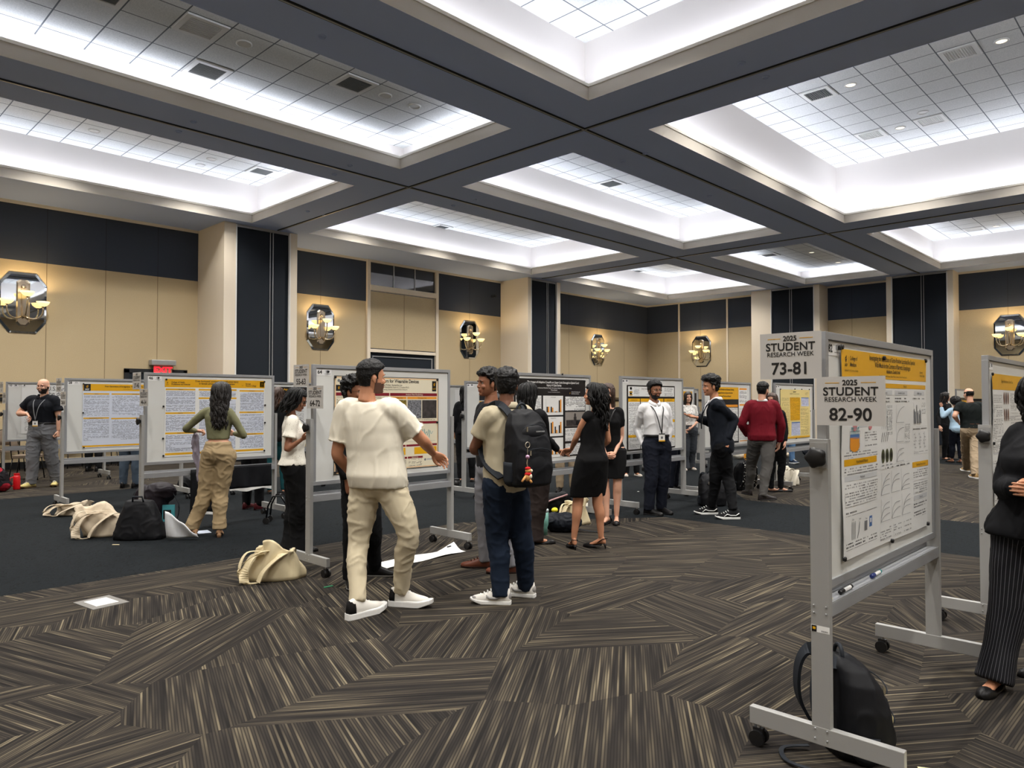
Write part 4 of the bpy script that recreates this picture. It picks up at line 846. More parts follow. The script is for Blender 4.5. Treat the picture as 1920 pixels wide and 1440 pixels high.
def make_hand(curl):
    if curl in HANDS: return HANDS[curl]
    mb = MB(); d = M_ink
    rg = []
    for y, a, b, z in ((-.012, .025, .019, 0), (.012, .028, .0185, 0), (.04, .036, .017, -.002), (.07, .041, .0155, -.003), (.095, .041, .0125, -.002), (.104, .036, .008, -.002)):
        rg.append([(a*cos(2*pi*i/16), y, z+b*sin(2*pi*i/16)) for i in range(16)])
    mb.rings(rg, d)
    for k, (x, L_, r, yb) in enumerate(((-.031, .072, .0092, .093), (-.0105, .081, .0094, .097), (.0105, .075, .009, .095), (.030, .058, .0082, .088))):
        ang = 0; p = V((x, yb-.012, -.002)); pts = [(p.copy(), r*1.05)]; fan = (x)*1.6
        for j, fr in enumerate((.46, .30, .24)):
            ang += curl*R((62, 70, 45)[j])*(1+.12*k*(1 if curl < .4 else .2)); p = p+V((sin(fan)*.6*cos(ang), cos(ang), -sin(ang)))*(L_*fr+(.012 if j == 0 else 0)); pts.append((p.copy(), r*(1-.09*(j+1))))
        limb(mb, pts, d, n=8, res=3); mb.ball(pts[-1][0], r*.74, d, n=8)
    tpts = [(V((-.022, .022, -.006)), .016), (V((-.042, .05, -.014-.01*curl)), .0125), (V((-.052+.012*curl, .078, -.02-.018*curl)), .0108), (V((-.052+.028*curl, .1, -.022-.03*curl)), .0088)]
    limb(mb, tpts, d, n=8, res=3); mb.ball(tpts[-1][0], .0086, d, n=8)
    HANDS[curl] = remesh(mb, .0036, 2); return HANDS[curl]
MALE = [(.79, .10, .085, 0), (.86, .158, .112, 0), (.95, .166, .118, -.012), (1.03, .156, .108, 0), (1.12, .15, .104, .006), (1.22, .162, .112, .008), (1.31, .177, .117, .008), (1.385, .172, .1, -.002), (1.43, .13, .078, -.012), (1.465, .07, .06, -.014)]
FEM = [(.79, .10, .085, 0), (.86, .16, .115, -.008), (.93, .168, .122, -.018), (1.02, .143, .1, -.004), (1.09, .122, .09, 0), (1.18, .132, .1, .01), (1.27, .145, .12, .024), (1.345, .148, .1, .006), (1.405, .115, .072, -.006), (1.445, .062, .052, -.01)]
def cloth_mat(name, col, rough=.85, stripes=None, rib=None, spots=None):
    if name in MATS: return MATS[name]
    m = mat(name, col, rough, bump=.04, bscale=260, spec=.2)
    nb = NB(m); b = m.node_tree.nodes['Principled BSDF']
    if stripes or rib or spots:
        tc = nb.n('ShaderNodeTexCoord'); sp = nb.n('ShaderNodeSeparateXYZ'); nb.l.new(tc.outputs['Object'], sp.inputs[0])
    if stripes:
        an = nb.n('ShaderNodeAttribute', attribute_name='around_leg'); f = nb.m('GREATER_THAN', nb.m('SINE', nb.m('MULTIPLY', an.outputs['Fac'], 34)), .93)
        nb.l.new(nb.mixc(f, srgb(*col), srgb(*stripes)), b.inputs['Base Color'])
    if rib:
        f = nb.m('MULTIPLY_ADD', nb.m('SINE', nb.m('MULTIPLY', nb.m('ADD', sp.outputs[0], nb.m('MULTIPLY', sp.outputs[1], -.9)), 2*pi/.02)), .5, .5)
        nb.l.new(nb.mixc(f, srgb(*rib), srgb(*col)), b.inputs['Base Color'])
    if spots:
        v = nb.n('ShaderNodeTexVoronoi'); v.inputs['Scale'].default_value = spots[0]; nb.l.new(tc.outputs['Object'], v.inputs['Vector'])
        nb.l.new(nb.mixc(nb.m('LESS_THAN', v.outputs['Distance'], spots[2]), srgb(*col), srgb(*spots[1])), b.inputs['Base Color'])
    return m
SKIN = {'fair': (214, 164, 138), 'tan': (188, 132, 100), 'brown': (140, 92, 66), 'deep': (110, 70, 50), 'olive': (176, 124, 94)}
def skin(k):
    m = mat('skin_'+k, SKIN[k], .55, bump=.05, bscale=180); b = m.node_tree.nodes['Principled BSDF']
    b.inputs['Subsurface Weight'].default_value = .06; b.inputs['Subsurface Radius'].default_value = (.02, .008, .004); return m
M_hairb = mat('hair_black', (9, 8, 9), .5, bump=.5, bscale=120, spec=.3); M_hairbr = mat('hair_brown', (62, 42, 32), .5, bump=.5, bscale=120); M_hairdk = mat('hair_dark_brown', (20, 14, 12), .5, bump=.5, bscale=120)
M_eye = mat('eye_white', (176, 168, 160), .3); M_iris = mat('iris_dark', (30, 20, 16), .2)
class Person:
    """pose in measured joints: a pixel pair and a depth offset in metres place each joint in space"""
    def __init__(s, label, px, py, top, face, sex='m', sk='tan', bulk=1.0, J=None, pel=None, chest=None, neck=None, head=None, hy=None, hp=0, feet=None, toes=(None, None), H=None, heel=0.0, sh=1.0, hips_face=None, lite=False, hd=1.0):
        s.lite = lite; s.hips_face = hips_face
        s.base = floor_pt(px, py); s.w0 = depth_of(s.base); s.k = (at(px, top, s.w0).z if H is None else H)/1.75; k = s.k
        s.root = thing('person', label, 'person', s.base); s.sex, s.bulk = sex, bulk; s.heel = heel
        s.P = lambda x, y, dd=0: at(x, y, s.w0+dd)-s.base
        d = lambda a: FH*cos(R(a))+RT*sin(R(a)); s.fwd = d(face); s.lat = s.fwd.cross(UP)
        hf = face if hips_face is None else hips_face; s.hfwd = d(hf); s.hlat = s.hfwd.cross(UP)
        J = J or {}; hy = face if hy is None else hy; s.hdir = d(hy)
        fix = lambda xp, z: (s.P(xp, 720) if xp is not None else V((0, 0, 0)))*1
        def col(xp, z, dd=0):
            if xp is None: return V((0, 0, z))
            p = s.P(xp, 740, dd); return V((p.x, p.y, z))
        s.pel = col(pel, .94*k+heel); s.nk = col(neck if neck is not None else pel, 1.46*k+heel)
        s.ch = (s.pel+s.nk)/2 if chest is None else col(chest, 1.2*k+heel); s.ch.z = 1.2*k+heel
        s.hc = col(head if head is not None else (neck if neck is not None else pel), 1.632*k+heel)+s.hdir*.012
        sw = (.172 if sex == 'm' else .15)*k*sh*(.5+.5*bulk)
        s.j = {}
        for sd, g in (('L', -1), ('R', 1)):
            s.j['sh'+sd] = s.nk+s.lat*g*sw-UP*.055*k; s.j['hip'+sd] = s.pel+s.hlat*g*.088*k-UP*.03*k
            i = 0 if sd == 'L' else 1
            if feet: f = floor_pt(*feet[i])-s.base; f.z = 0
            else: f = V((s.pel.x, s.pel.y, 0))*.0+s.hlat*g*.11*k
            s.j['ft'+sd] = f; s.j['tdir'+sd] = d(toes[i]) if toes[i] is not None else (s.hfwd+s.hlat*g*.25).normalized()
            s.j['an'+sd] = f+UP*(.085*k+heel)
            s.j['kn'+sd] = (s.j['hip'+sd]*.47+s.j['an'+sd]*.53)+s.j['tdir'+sd]*.025
            s.j['el'+sd] = s.j['sh'+sd]+V((0, 0, -.275*k))+s.lat*g*.05*k-s.fwd*.02; s.j['wr'+sd] = s.j['el'+sd]+V((0, 0, -.235*k))+s.fwd*.07*k
            s.j['hd'+sd] = None; s.j['pn'+sd] = -s.lat*g
        for kk, v in J.items():
            if kk[:2] in ('hd', 'pn'): s.j[kk] = d(v[0])*cos(R(v[1]))+UP*sin(R(v[1]))
            else:
                s.j[kk] = s.P(*v)
        # keep limb lengths human
        for sd in 'LR':
            U, Fo = .285*k, .25*k
            if 'el'+sd in J:
                v = s.j['el'+sd]-s.j['sh'+sd]; s.j['el'+sd] = s.j['sh'+sd]+v.normalized()*min(max(v.length, .85*U), 1.12*U)
                if 'wr'+sd not in J: s.j['wr'+sd] = s.j['el'+sd]+V((0, 0, -.235*k))+s.fwd*.07*k
            if 'wr'+sd in J:
                v = s.j['wr'+sd]-s.j['el'+sd]; s.j['wr'+sd] = s.j['el'+sd]+v.normalized()*min(max(v.length, .8*Fo), 1.12*Fo)
        s.skm = skin(sk); s.HM = None
        hx = s.hdir.cross(UP); pit = R(hp); fy = s.hdir*cos(pit)+UP*sin(pit); fz = hx.cross(fy); sc = k*.98*hd
        s.HM = Matrix.Translation(s.hc) @ Matrix((hx, fy, fz)).transposed().to_4x4() @ Matrix.Scale(sc, 4)
    def spine(s, z):        # centre line, z in body heights
        zz = z*s.k+s.heel; a, b, c = s.pel, s.ch, s.nk
        if zz <= b.z: t = max(-.6, (zz-a.z)/(b.z-a.z)); p = a+(b-a)*t
        else: t = (zz-b.z)/(c.z-b.z); p = b+(c-b)*t
        tw = max(0, min(1, (z-.95)/.35)); la = (s.hlat*(1-tw)+s.lat*tw).normalized(); return V((p.x, p.y, zz)), la, UP.cross(la)
    def torso(s, mb, m, z0, z1, off=0, loose=0, tab=None, flare=0):
        tab = tab or (MALE if s.sex == 'm' else FEM); rg = []; k = s.k
        zs = [z0+(z1-z0)*i/14 for i in range(15)]
        for z in zs:
            for q in range(len(tab)-1):
                if tab[q][0] <= z <= tab[q+1][0]: break
            A, B = tab[q], tab[q+1]; t = max(0, min(1, (z-A[0])/(B[0]-A[0]))); t = t*t*(3-2*t)
            a, b, f = [(A[i]+(B[i]-A[i])*t)*k for i in (1, 2, 3)]
            bk = s.bulk if z < 1.38 else 1+(s.bulk-1)*.5; a = a*bk+off; b = b*(bk**1.3)+off
            if loose and z < 1.34:  # hang straight from the chest
                a = max(a, a+(loose)*min(1, (1.36-z)/.2)); b = max(b, b+loose*.8*min(1, (1.36-z)/.2))
                aw = (.172 if s.sex == 'm' else .14)*k*s.bulk; a = a+(max(a, aw)-a)*min(1, loose/.02)
            if flare: a += flare*max(0, (1.02-z))*k; b += flare*.7*max(0, (1.02-z))*k
            c, la, fo = s.spine(z); c = c+fo*f; r = []
            for i in range(28):
                q2 = 2*pi*i/28; cx, sy = cos(q2), sin(q2); e = 2/2.4
                r.append(c+la*(a*abs(cx)**e*(1 if cx > 0 else -1))+fo*(b*abs(sy)**e*(1 if sy > 0 else -1)))
            rg.append(r)
        mb.rings(rg, m)
    def arm(s, mb, m, sd, off=0, upto=1.0, start=0, wend=0, bulk=None):
        k = s.k; f = (1.0 if s.sex == 'm' else .82)*(bulk or s.bulk); g = -1 if sd == 'L' else 1
        S, E_, W = s.j['sh'+sd], s.j['el'+sd], s.j['wr'+sd]; inn = s.nk+s.lat*g*.07*k-UP*.045*k
        seq = [(inn, .05*k*f+off*.5), (S-UP*.0+s.lat*g*-.015*k, .06*k*f+off), (S.lerp(E_, .35), .053*k*f+off), (S.lerp(E_, .7), .046*k*f+off), (E_, .042*k*f+off), (E_.lerp(W, .3), .042*k*f+off), (E_.lerp(W, .7), .033*k*f+off), (W, .0265*k*f+off*.8)]
        tt = [0, .01, .18, .35, .5, .65, .85, 1.0]
        if upto < 1:
            n = [i for i, t in enumerate(tt) if t <= upto]; i = n[-1]; cut = list(seq[:i+1]); 
            if i+1 < len(seq) and upto > tt[i]: q = (upto-tt[i])/(tt[i+1]-tt[i]); cut.append((seq[i][0].lerp(seq[i+1][0], q), seq[i][1]+(seq[i+1][1]-seq[i][1])*q+wend))
            seq = cut
        elif wend: seq[-1] = (seq[-1][0], seq[-1][1]+wend)
        limb(mb, seq, m, n=14)
    def leg(s, mb, m, sd, off=0, end=0.0, width=1.0, endw=0, thigh=1.0):
        k = s.k; f = .5+.5*s.bulk; Hh, K, A = s.j['hip'+sd], s.j['kn'+sd], s.j['an'+sd]; bot = A+(A-K).normalized()*(-end)
        td = s.j['tdir'+sd]
        fw = (.098 if s.sex == 'm' else .1)*thigh
        limb(mb, [(Hh+UP*.05*k, .085*k*f+off), (Hh-UP*.03*k, fw*k*f+off), (Hh.lerp(K, .45), .086*k*f*thigh+off), (K, (.061*k*f+off)*width), (K.lerp(A, .3)-td*.012, (.058*k*f+off)*width), (K.lerp(A, .65)-td*.006, (.044*k*f+off*1.2)*width), (bot, (.036*k+off*1.2)*width+endw)], m, n=16)
    def body(s, skirt=False, foot=.84):
        k = s.k; mb = MB(); sm = s.skm
        s.torso(mb, sm, .8, 1.455, off=-.012); nb0 = s.nk+V((0, 0, -.03*k)); hb = s.HM @ V((0, -.036, -.12))
        mb.tube([nb0-s.fwd*.005, (nb0+hb)/2, hb+UP*.02], [.062*k, .056*k*(1 if s.sex == 'm' else .88), .054*k*(1 if s.sex == 'm' else .88)], sm, n=16)
        for sd in 'LR':
            s.arm(mb, sm, sd, off=-.002); s.leg(mb, sm, sd, off=(-.004 if skirt else -.012), thigh=(.78 if skirt else 1.0))
            f, td = s.j['ft'+sd], s.j['tdir'+sd]; hl = s.heel; la = td.cross(UP); rg = []
            for y, a, h, lift in ((-.06, .02, .04, 1), (-.045, .03, .075, 1), (0, .031, .095, .95), (.05, .033, .075, .7), (.1, .039, .055, .35), (.15, .042, .038, .05), (.185, .034, .026, 0), (.2, .015, .014, 0)):
                c = f+td*y*k*(.93 if y > 0 else .9)+UP*(.012+hl*lift); rg.append([c+la*(a*foot*k*cos(2*pi*i/12))+UP*(h*(foot if y > .02 else 1)*.9*k/2*(1+sin(2*pi*i/12))) for i in range(12)])
            mb.rings(rg, sm)
        vs, fs = remesh(mb, .0095 if not s.lite else .014, 3)
        out = MB(); out.add(vs, fs, sm)
        hv, hf = HEAD; M = s.HM
        lip = mat(sm.name+'_lip', tuple(int(c*.8) if i else int(c*.9) for i, c in enumerate(SKIN[sm.name[5:]])), .45)
        o = len(out.v); out.v += [tuple(M @ p) for p in hv]
        kl, ks = out.mi_of(lip), out.mi_of(sm)
        for f in hf:
            c = sum((hv[i] for i in f), V())/len(f); L_ = c.y > .078 and abs(c.x) < .022 and -.0735 < c.z < -.051
            out.f.append([o+i for i in f]); out.mi.append(kl if L_ else ks)
        if not s.lite:
            X, Y_, Z_ = [M.to_3x3() @ v for v in (V((1, 0, 0)), V((0, 1, 0)), V((0, 0, 1)))]
            for g in (-1, 1):
                out.ball(M @ V((g*.031, .0645, .002)), .0115*k, M_eye, n=10, axes=[v.normalized() for v in (X, Y_, Z_)]); out.ball(M @ V((g*.031, .0735, .002)), (.0055*k, .0035*k, .0055*k), M_iris, n=8, axes=[v.normalized() for v in (X, Y_, Z_)])
        for sd in 'LR':
            if s.j.get('nohand'+sd): continue
            W, E_ = s.j['wr'+sd], s.j['el'+sd]; dr = s.j['hd'+sd] or (W-E_).normalized(); pn = s.j['pn'+sd]; Yv = dr.normalized(); Zv = -(pn-Yv*pn.dot(Yv)).normalized(); Xv = Yv.cross(Zv)
            g = 1 if sd == 'R' else -1; sc = k*(.98 if s.sex == 'm' else .9); vs, fs = make_hand(s.j.get('curl'+sd, .3))
            out.add([W+Xv*(p.x*sc*g)+Yv*(p.y*sc-.004)+Zv*(p.z*sc) for p in vs], fs if g == 1 else [f[::-1] for f in fs], sm)
        o = raw(out, 'body', s.root, True); return o
    def garment(s, name, m, fn, voxel=.0115, smooth=4, amp=.005, fx=9, fz=4, seed=0):
        mb = MB(); fn(mb, m); vs, fs = remesh(mb, voxel if not s.lite else .018, smooth, folds(amp, fx, fz, seed) if amp else None)
        o = MB(); o.add(vs, fs, m); return raw(o, name, s.root, True)
    def top(s, m, sleeve='short', z0=.86, off=.01, loose=0, name='shirt', amp=.005, seed=1, arms=None, flare=0, z1=1.462, wend=0, fz=4, soff=None):
        def fn(mb, mm):
            s.torso(mb, mm, z0, z1, off=off, loose=loose, flare=flare)
            so = soff if soff is not None else off*1.0+loose*.35
            if sleeve != 'none':
                up = {'short': .3, 'long': .97, 'tee': .36, 'cap': .13, 'elbow': .46}[sleeve]
                for sd in (arms or 'LR'): s.arm(mb, mm, sd, off=so, upto=up, wend=wend if sleeve != 'long' else 0)
        return s.garment(name, m, fn, amp=amp, seed=seed, fz=fz)
    def pants(s, m, off=.014, width=1.0, endw=0.0, end=-.03, name='trousers', amp=.006, seed=2, waist=1.05, thigh=1.0):
        def fn(mb, mm):
            s.torso(mb, mm, .80, waist, off=off*.6)
            for sd in 'LR': s.leg(mb, mm, sd, off=off, end=end, width=width, endw=endw, thigh=thigh)
        o = s.garment(name, m, fn, amp=amp, fx=7, fz=11, seed=seed)
        if m.name.startswith('pinstripe'):      # run the woven stripes down each leg
            at_ = o.data.attributes.new('around_leg', 'FLOAT', 'POINT'); vals = []
            for v in o.data.vertices:
                p = v.co; best = None
                for sd in 'LR':
                    A, K, H_ = s.j['an'+sd], s.j['kn'+sd], s.j['hip'+sd]; c = (A.lerp(K, max(-.3, (p.z-A.z)/(K.z-A.z))) if p.z < K.z else K.lerp(H_, min(1.3, (p.z-K.z)/(H_.z-K.z))))
                    d = p-c; d.z = 0
                    if best is None or d.length < best.length: best = d
                vals.append(math.atan2(best.dot(RT), -best.dot(FH)))
            at_.data.foreach_set('value', vals)
        return o
    def skirt(s, m, hem=.5, top=1.44, w=.192, d_=.138, name='dress', off=.006, sleeve='cap', amp=.004, hemw=1.0):
        def fn(mb, mm):
            s.torso(mb, mm, .84, top, off=off)
            if sleeve != 'none':
                for sd in 'LR': s.arm(mb, mm, sd, off=off, upto={'cap': .09, 'short': .3}[sleeve])
            rg = []; k = s.k
            mk = (s.j['knL']+s.j['knR'])/2
            for i in range(10):
                t = i/9; z = (hem+(.93-hem)*t); c, la, fo = s.spine(.93); c = V((mk.x, mk.y, 0)).lerp(V((c.x, c.y, 0)), t); sprd = (s.j['knL']-s.j['knR']).length/2
                a = (sprd+.088*k)*hemw*(1-t)+(w*k)*t; a += .012*sin(t*pi); b = (.085*k*hemw)*(1-t)+d_*k*t
                rg.append([V((c.x, c.y, z*k+s.heel))+la*(a*cos(2*pi*q/24))+fo*(b*sin(2*pi*q/24)-.018*k*t) for q in range(24)])
            mb.rings(rg, mm)
        return s.garment(name, m, fn, amp=amp, seed=4)
    def hair(s, style='short', m=None, t=.02, amp=.005, freq=45, L=.35, n=70, wave=.012, vol=.02, seed=1, front=0, sidex=0, zt=1.0, wfreq=14, spread=1.0, thick=.011):
        m = m or M_hairb; mb = MB()
        if style == 'afro':
            rg = MB(); rg.ball((0, -.02, .035), (.135, .135, .13), m, n=24); vs, fs = remesh(rg, .012, 0, lambda p, n_: .016*noise.noise(p*30)+.012*noise.noise(p*70)); mb.add([s.HM @ p for p in vs], fs, m)
        else:
            hair_cap(mb, t, amp, freq, m, s.HM, 'balding' if style == 'balding' else 'short', seed, zt)
            if style == 'long': locks(mb, m, s.HM, L, n, wave, vol, seed, front, 0, sidex, wfreq, spread, thick)
        if style != 'balding':
            pass
        o = raw(mb, 'hair', s.root, True)
        sd = o.modifiers.new('edge', 'SOLIDIFY') if style in ('short', 'balding') else None
        if sd: sd.thickness = .003; sd.offset = -1
        return o
    def brows(s, m=None):
        mb = MB()
        for g in (-1, 1): mb.tube([s.HM @ V((g*x, y, z)) for x, y, z in ((.014, .089, .019), (.03, .0895, .0245), (.046, .08, .02))], [.0028*s.k, .0035*s.k, .002*s.k], m or M_hairb, n=6)
        raw(mb, 'eyebrows', s.root, True)
    def beard(s, m=None, t=.007, full=True):
        vs, fs = HEAD; keep = []; m = m or M_hairdk
        for f in fs:
            c = sum((vs[i] for i in f), V())/len(f)
            if c.y < -.002 or c.z > -.037+(.03 if c.y < .016 else 0) or c.z < -.116: continue
            if abs(c.x) < .024 and -.075 < c.z < -.048 and c.y > .06: continue
            if abs(c.x) < .017 and c.z > -.048 and c.y > .06: continue
            if c.z > -.045 and c.y > .05 and abs(c.x) > .028: continue
            if c.z > -.06 and .03 < c.y and abs(c.x) > .034 and not full: continue
            keep.append(f)
        idx = {}; nv = []
        for f in keep:
            for i in f:
                if i not in idx: p = vs[i]; n = (p-V((0, 0, -.03))).normalized(); idx[i] = len(nv); nv.append(s.HM @ (p+n*(.0015+t*(.8+.5*noise.noise(p*90)))))
        mb = MB(); mb.add(nv, [tuple(idx[i] for i in f) for f in keep], m); o = raw(mb, 'beard', s.root, True); sd = o.modifiers.new('edge', 'SOLIDIFY'); sd.thickness = .003; sd.offset = -1
    def glasses(s, m=None):
        mb = MB(); m = m or M_black
        for g in (-1, 1):
            mb.tube([s.HM @ V((g*.032+.021*cos(q), .0925-.003*abs(cos(q)), .0+.0165*sin(q))) for q in [2*pi*i/18 for i in range(19)]], .0018*s.k, m, n=6, caps=False)
            mb.tube([s.HM @ V(p) for p in ((g*.053, .088, .004), (g*.074, .06, .006), (g*.08, -.005, .004))], .0016*s.k, m, n=6)
        mb.tube([s.HM @ V((-.012, .096, .003)), s.HM @ V((.012, .096, .003))], .0016*s.k, m, n=6); raw(mb, 'glasses', s.root, True)
    def shoes(s, kind='sneaker', m=None, sole=None, accent=None, lace=None):
        m = m or M_white; sole = sole or M_white; k = s.k
        for sd in 'LR':
            f, td = s.j['ft'+sd], s.j['tdir'+sd]; la = td.cross(UP); hl = s.heel
            F3 = lambda x, y, z: f+la*(x*k)+td*(y*k)+UP*(z*k)
            chunky = 1.25 if kind == 'chunky' else 1.0; sh_ = .0
            out = [(-.078, .02), (-.07, .031), (-.03, .038), (.03, .037), (.08, .042), (.13, .047), (.17, .045), (.2, .034), (.215, .015)]
            if kind in ('sneaker', 'chunky', 'dress', 'skate'):
                th = {'sneaker': .026, 'chunky': .042, 'dress': .014, 'skate': .026}[kind]; e = {'chunky': 1.12, 'sneaker': 1.06, 'dress': 1.0, 'skate': 1.05}[kind]
                hs = [(.045, .05), (.07, .09), (.078, .1), (.072, .088), (.05, .066), (.034, .05), (.026, .042), (.018, .034), (.006, .022)]
                rg = []
                for (y, a), (x0, h) in zip(out, hs):
                    hh = h*(1.05 if kind != 'dress' else 1.0); rg.append([F3(a*.93*cos(q), y*1.0, th*.8+max(0, sin(q))**.8*hh+min(0, sin(q))*.006) for q in [2*pi*i/18 for i in range(18)]])
                mb = MB(); mb.rings(rg, m); sh = mb.build('shoe', s.root, smooth=True)
                mb = MB(); ol = [(a*e, y*(e if y > 0 else e)) for y, a in out]; loop = [(a, y) for a, y in ol]+[(-a, y) for a, y in ol[::-1]]
                toe = (lambda y: .35*max(0, y-.14)) if kind != 'dress' else (lambda y: .12*max(0, y-.1)+(0.0))
                mb.rings([[F3(a*q, y, z_+toe(y)*(1 if z_ < .01 else .55)) for a, y in loop] for z_, q in ((.0, .95), (.004, 1.0), (th*.85, 1.0), (th, .96))], sole); mb.build('sole', sh, smooth=False)
                if kind == 'dress': mb = MB(); mb.box((-.03*k, -.075*k, 0), (.03*k, -.02*k, .02*k), sole)
                if accent and kind == 'chunky':
                    mb = MB(); rg = []
                    for y, a in out[:3]: rg.append([F3(a*1.0*cos(q), y-.003, .038+max(0, sin(q))**.8*.09*(1 if y > -.075 else .55)) for q in [2*pi*i/18 for i in range(18)]])
                    mb.rings(rg, accent); mb.build('heel_tab', sh, smooth=True)
                if accent and kind == 'sneaker':
                    mb = MB()
                    for g in (-1, 1): mb.tube([F3(g*.041, -.03, .075), F3(g*.043, .02, .05), F3(g*.047, .075, .05), F3(g*.043, .1, .07)], [.006, .011, .009, .004], accent, n=8)
                    mb.ball(F3(0, -.07, .06), (.03*k, .015*k, .03*k), accent, axes=(la, td, UP)); mb.ball(F3(0, .185, .045), (.034*k, .03*k, .012*k), accent, axes=(la, td, UP)); mb.build('side_panel', sh, smooth=True)
                if accent and kind == 'skate':
                    mb = MB()
                    for g in (-1, 1): mb.tube([F3(g*.04, -.06, .075), F3(g*.043, -.02, .048), F3(g*.047, .05, .05), F3(g*.047, .09, .065), F3(g*.048, .13, .035)], .0055, accent, n=8)
                    mb.build('side_stripe', sh, smooth=True)
                if kind != 'dress' or lace:
                    mb = MB()
                    for q in range(4): y = .065+.026*q; z = .103-.0125*q-(.0 if kind != 'dress' else .012); mb.tube([F3(-.02, y, z-.006), F3(0, y+.006, z+.006), F3(.02, y, z-.006)], .0045, lace or M_white, n=6)
                    mb.build('laces', sh, smooth=True)
            else:   # flats, pumps and slingbacks: a low vamp round the toes, straps, heel
                mb = MB(); rg = []
                seq = [(-.07, .022, .03), (-.055, .034, .04), (-.0, .036, .018), (.07, .04, .02), (.1, .044, .04), (.14, .046, .05), (.18, .036, .04), (.208, .014, .022)]
                if kind == 'slingback': seq = seq[2:]
                for y, a, h in seq:
                    t = max(0, min(1, (.12-y)/.16)); z0 = hl/k*t; rg.append([F3(a*1.02*cos(q), y, z0+.004+max(-.1, sin(q))*h) for q in [2*pi*i/16 for i in range(16)]])
                mb.rings(rg, m); sh = mb.build('shoe', s.root, smooth=True)
                if kind == 'slingback':
                    mb = MB(); mb.tube([F3(.03, .03, .045+hl/k*.5), F3(.033, -.03, .07+hl/k), F3(0, -.07, .075+hl/k), F3(-.033, -.03, .07+hl/k), F3(-.03, .03, .045+hl/k*.5)], .0045, m, n=6); mb.build('strap', sh, smooth=True)
                if hl > .01: mb = MB(); mb.tube([F3(0, -.045, hl/k+.012), F3(0, -.05, hl/k*.5), F3(0, -.05, 0)], [.02*k, .008*k, .006*k] if kind != 'block' else [.026*k, .024*k, .022*k], m, n=10); mb.build('heel', sh, smooth=True)
    def belt(s, m=None, z=1.035, buckle=True):
        c, la, fo = s.spine(z); a = ((MALE if s.sex == 'm' else FEM)[3][1]*s.bulk*s.k)+.017; b = (.108*s.bulk**1.3*s.k)+.017; mb = MB()
        e = 2/2.4; rr = []
        for zz, o_ in ((-.017, 0), (-.015, .003), (.015, .003), (.017, 0)): rr.append([c+UP*zz+la*((a+o_)*abs(cos(q))**e*(1 if cos(q) > 0 else -1))+fo*((b+o_)*abs(sin(q))**e*(1 if sin(q) > 0 else -1)) for q in [2*pi*i/32 for i in range(32)]])
        mb.rings(rr, m or M_black, caps=False); o = raw(mb, 'belt', s.root, True)
        if buckle: mb = MB(); q = c+fo*(b+.005); mb.ball(q, (.022, .005, .016), M_chrome, n=8, axes=(la, fo, UP)); mb.build('buckle', o, smooth=True)
    def collar(s, m, r=.068, h=.035, open_=.5, tilt=.02):
        mb = MB(); c = s.nk+V((0, 0, .0)); vs = []; N = 22
        for j, (rr, zz) in enumerate(((r*.93, .01), (r*.9, .01+h), (r*.98, .012+h), (r*1.28, .004))):
            for i in range(N+1):
                a = R(-180+18*open_)+(R(360-36*open_))*i/N; dirv = -s.fwd*cos(a)*1.0+s.lat*sin(a)
                drop = -.045*max(0, -cos(a))**1.5*1.0; vs.append(c+dirv*(rr*s.k)+UP*((zz+drop)*s.k)+s.fwd*.0)
        fs = [(j*(N+1)+i, j*(N+1)+i+1, (j+1)*(N+1)+i+1, (j+1)*(N+1)+i) for j in range(3) for i in range(N)]
        mb.add(vs, fs, m); o = raw(mb, 'collar', s.root, True); sd = o.modifiers.new('t', 'SOLIDIFY'); sd.thickness = .004
    def lapels(s, m, tie):
        k = s.k; c = s.nk
        for g in (-1, 1):
            P = [c+s.lat*g*.08*k-UP*.0, c+s.lat*g*.075*k+s.fwd*.11*k-UP*.07*k, c+s.lat*g*.045*k+s.fwd*.172*k-UP*.22*k, c+s.lat*g*.012*k+s.fwd*.176*k-UP*.36*k]
            mb = MB(); mb.tube([a for a, b in catmull([(p, .01) for p in P], 5)], [(.012+.022*sin(pi*min(1, i/15)), .007) for i in range(16)], m, n=8, ref=s.fwd); raw(mb, 'lapel', s.root, True)
        mb = MB(); mb.tube([c+s.fwd*.075*k-UP*.0, c+s.fwd*.125*k-UP*.07*k, c+s.fwd*.165*k-UP*.2*k, c+s.fwd*.17*k-UP*.3*k], [(.018, .01), (.035, .01), (.045, .008), (.01, .006)], MATS['white_poplin'], n=8, ref=s.fwd); raw(mb, 'shirt_front', s.root, True)
        mb = MB(); mb.tube([c+s.fwd*.1*k-UP*.02*k, c+s.fwd*.14*k-UP*.09*k, c+s.fwd*.178*k-UP*.2*k, c+s.fwd*.18*k-UP*.32*k], [(.016, .008), (.014, .007), (.022, .007), (.016, .006)], tie, n=8, ref=s.fwd); raw(mb, 'tie', s.root, True)
    def lanyard(s, m=None, badge=True, length=.34, sideo=0):
        k = s.k; mb = MB(); m = m or M_black; c = s.nk; dep = .168*s.bulk*k+.006
        bp = c-UP*length*k+s.fwd*(dep)+s.lat*sideo
        for g in (-1, 1):
            P = [c-s.fwd*.07*k+UP*.0+s.lat*g*.03, c+s.lat*g*.085*k-UP*.012, c+s.lat*g*.075*k+s.fwd*.112*k-UP*.06*k, c+s.lat*g*.04*k+s.fwd*(.158*k*s.bulk+.004)-UP*.17*k, bp+UP*.03]
            mb.tube([a for a, b in catmull([(p, .004) for p in P], 5)], [(.0075, .0018)]*21, m, n=6)
        raw(mb, 'lanyard', s.root, True)
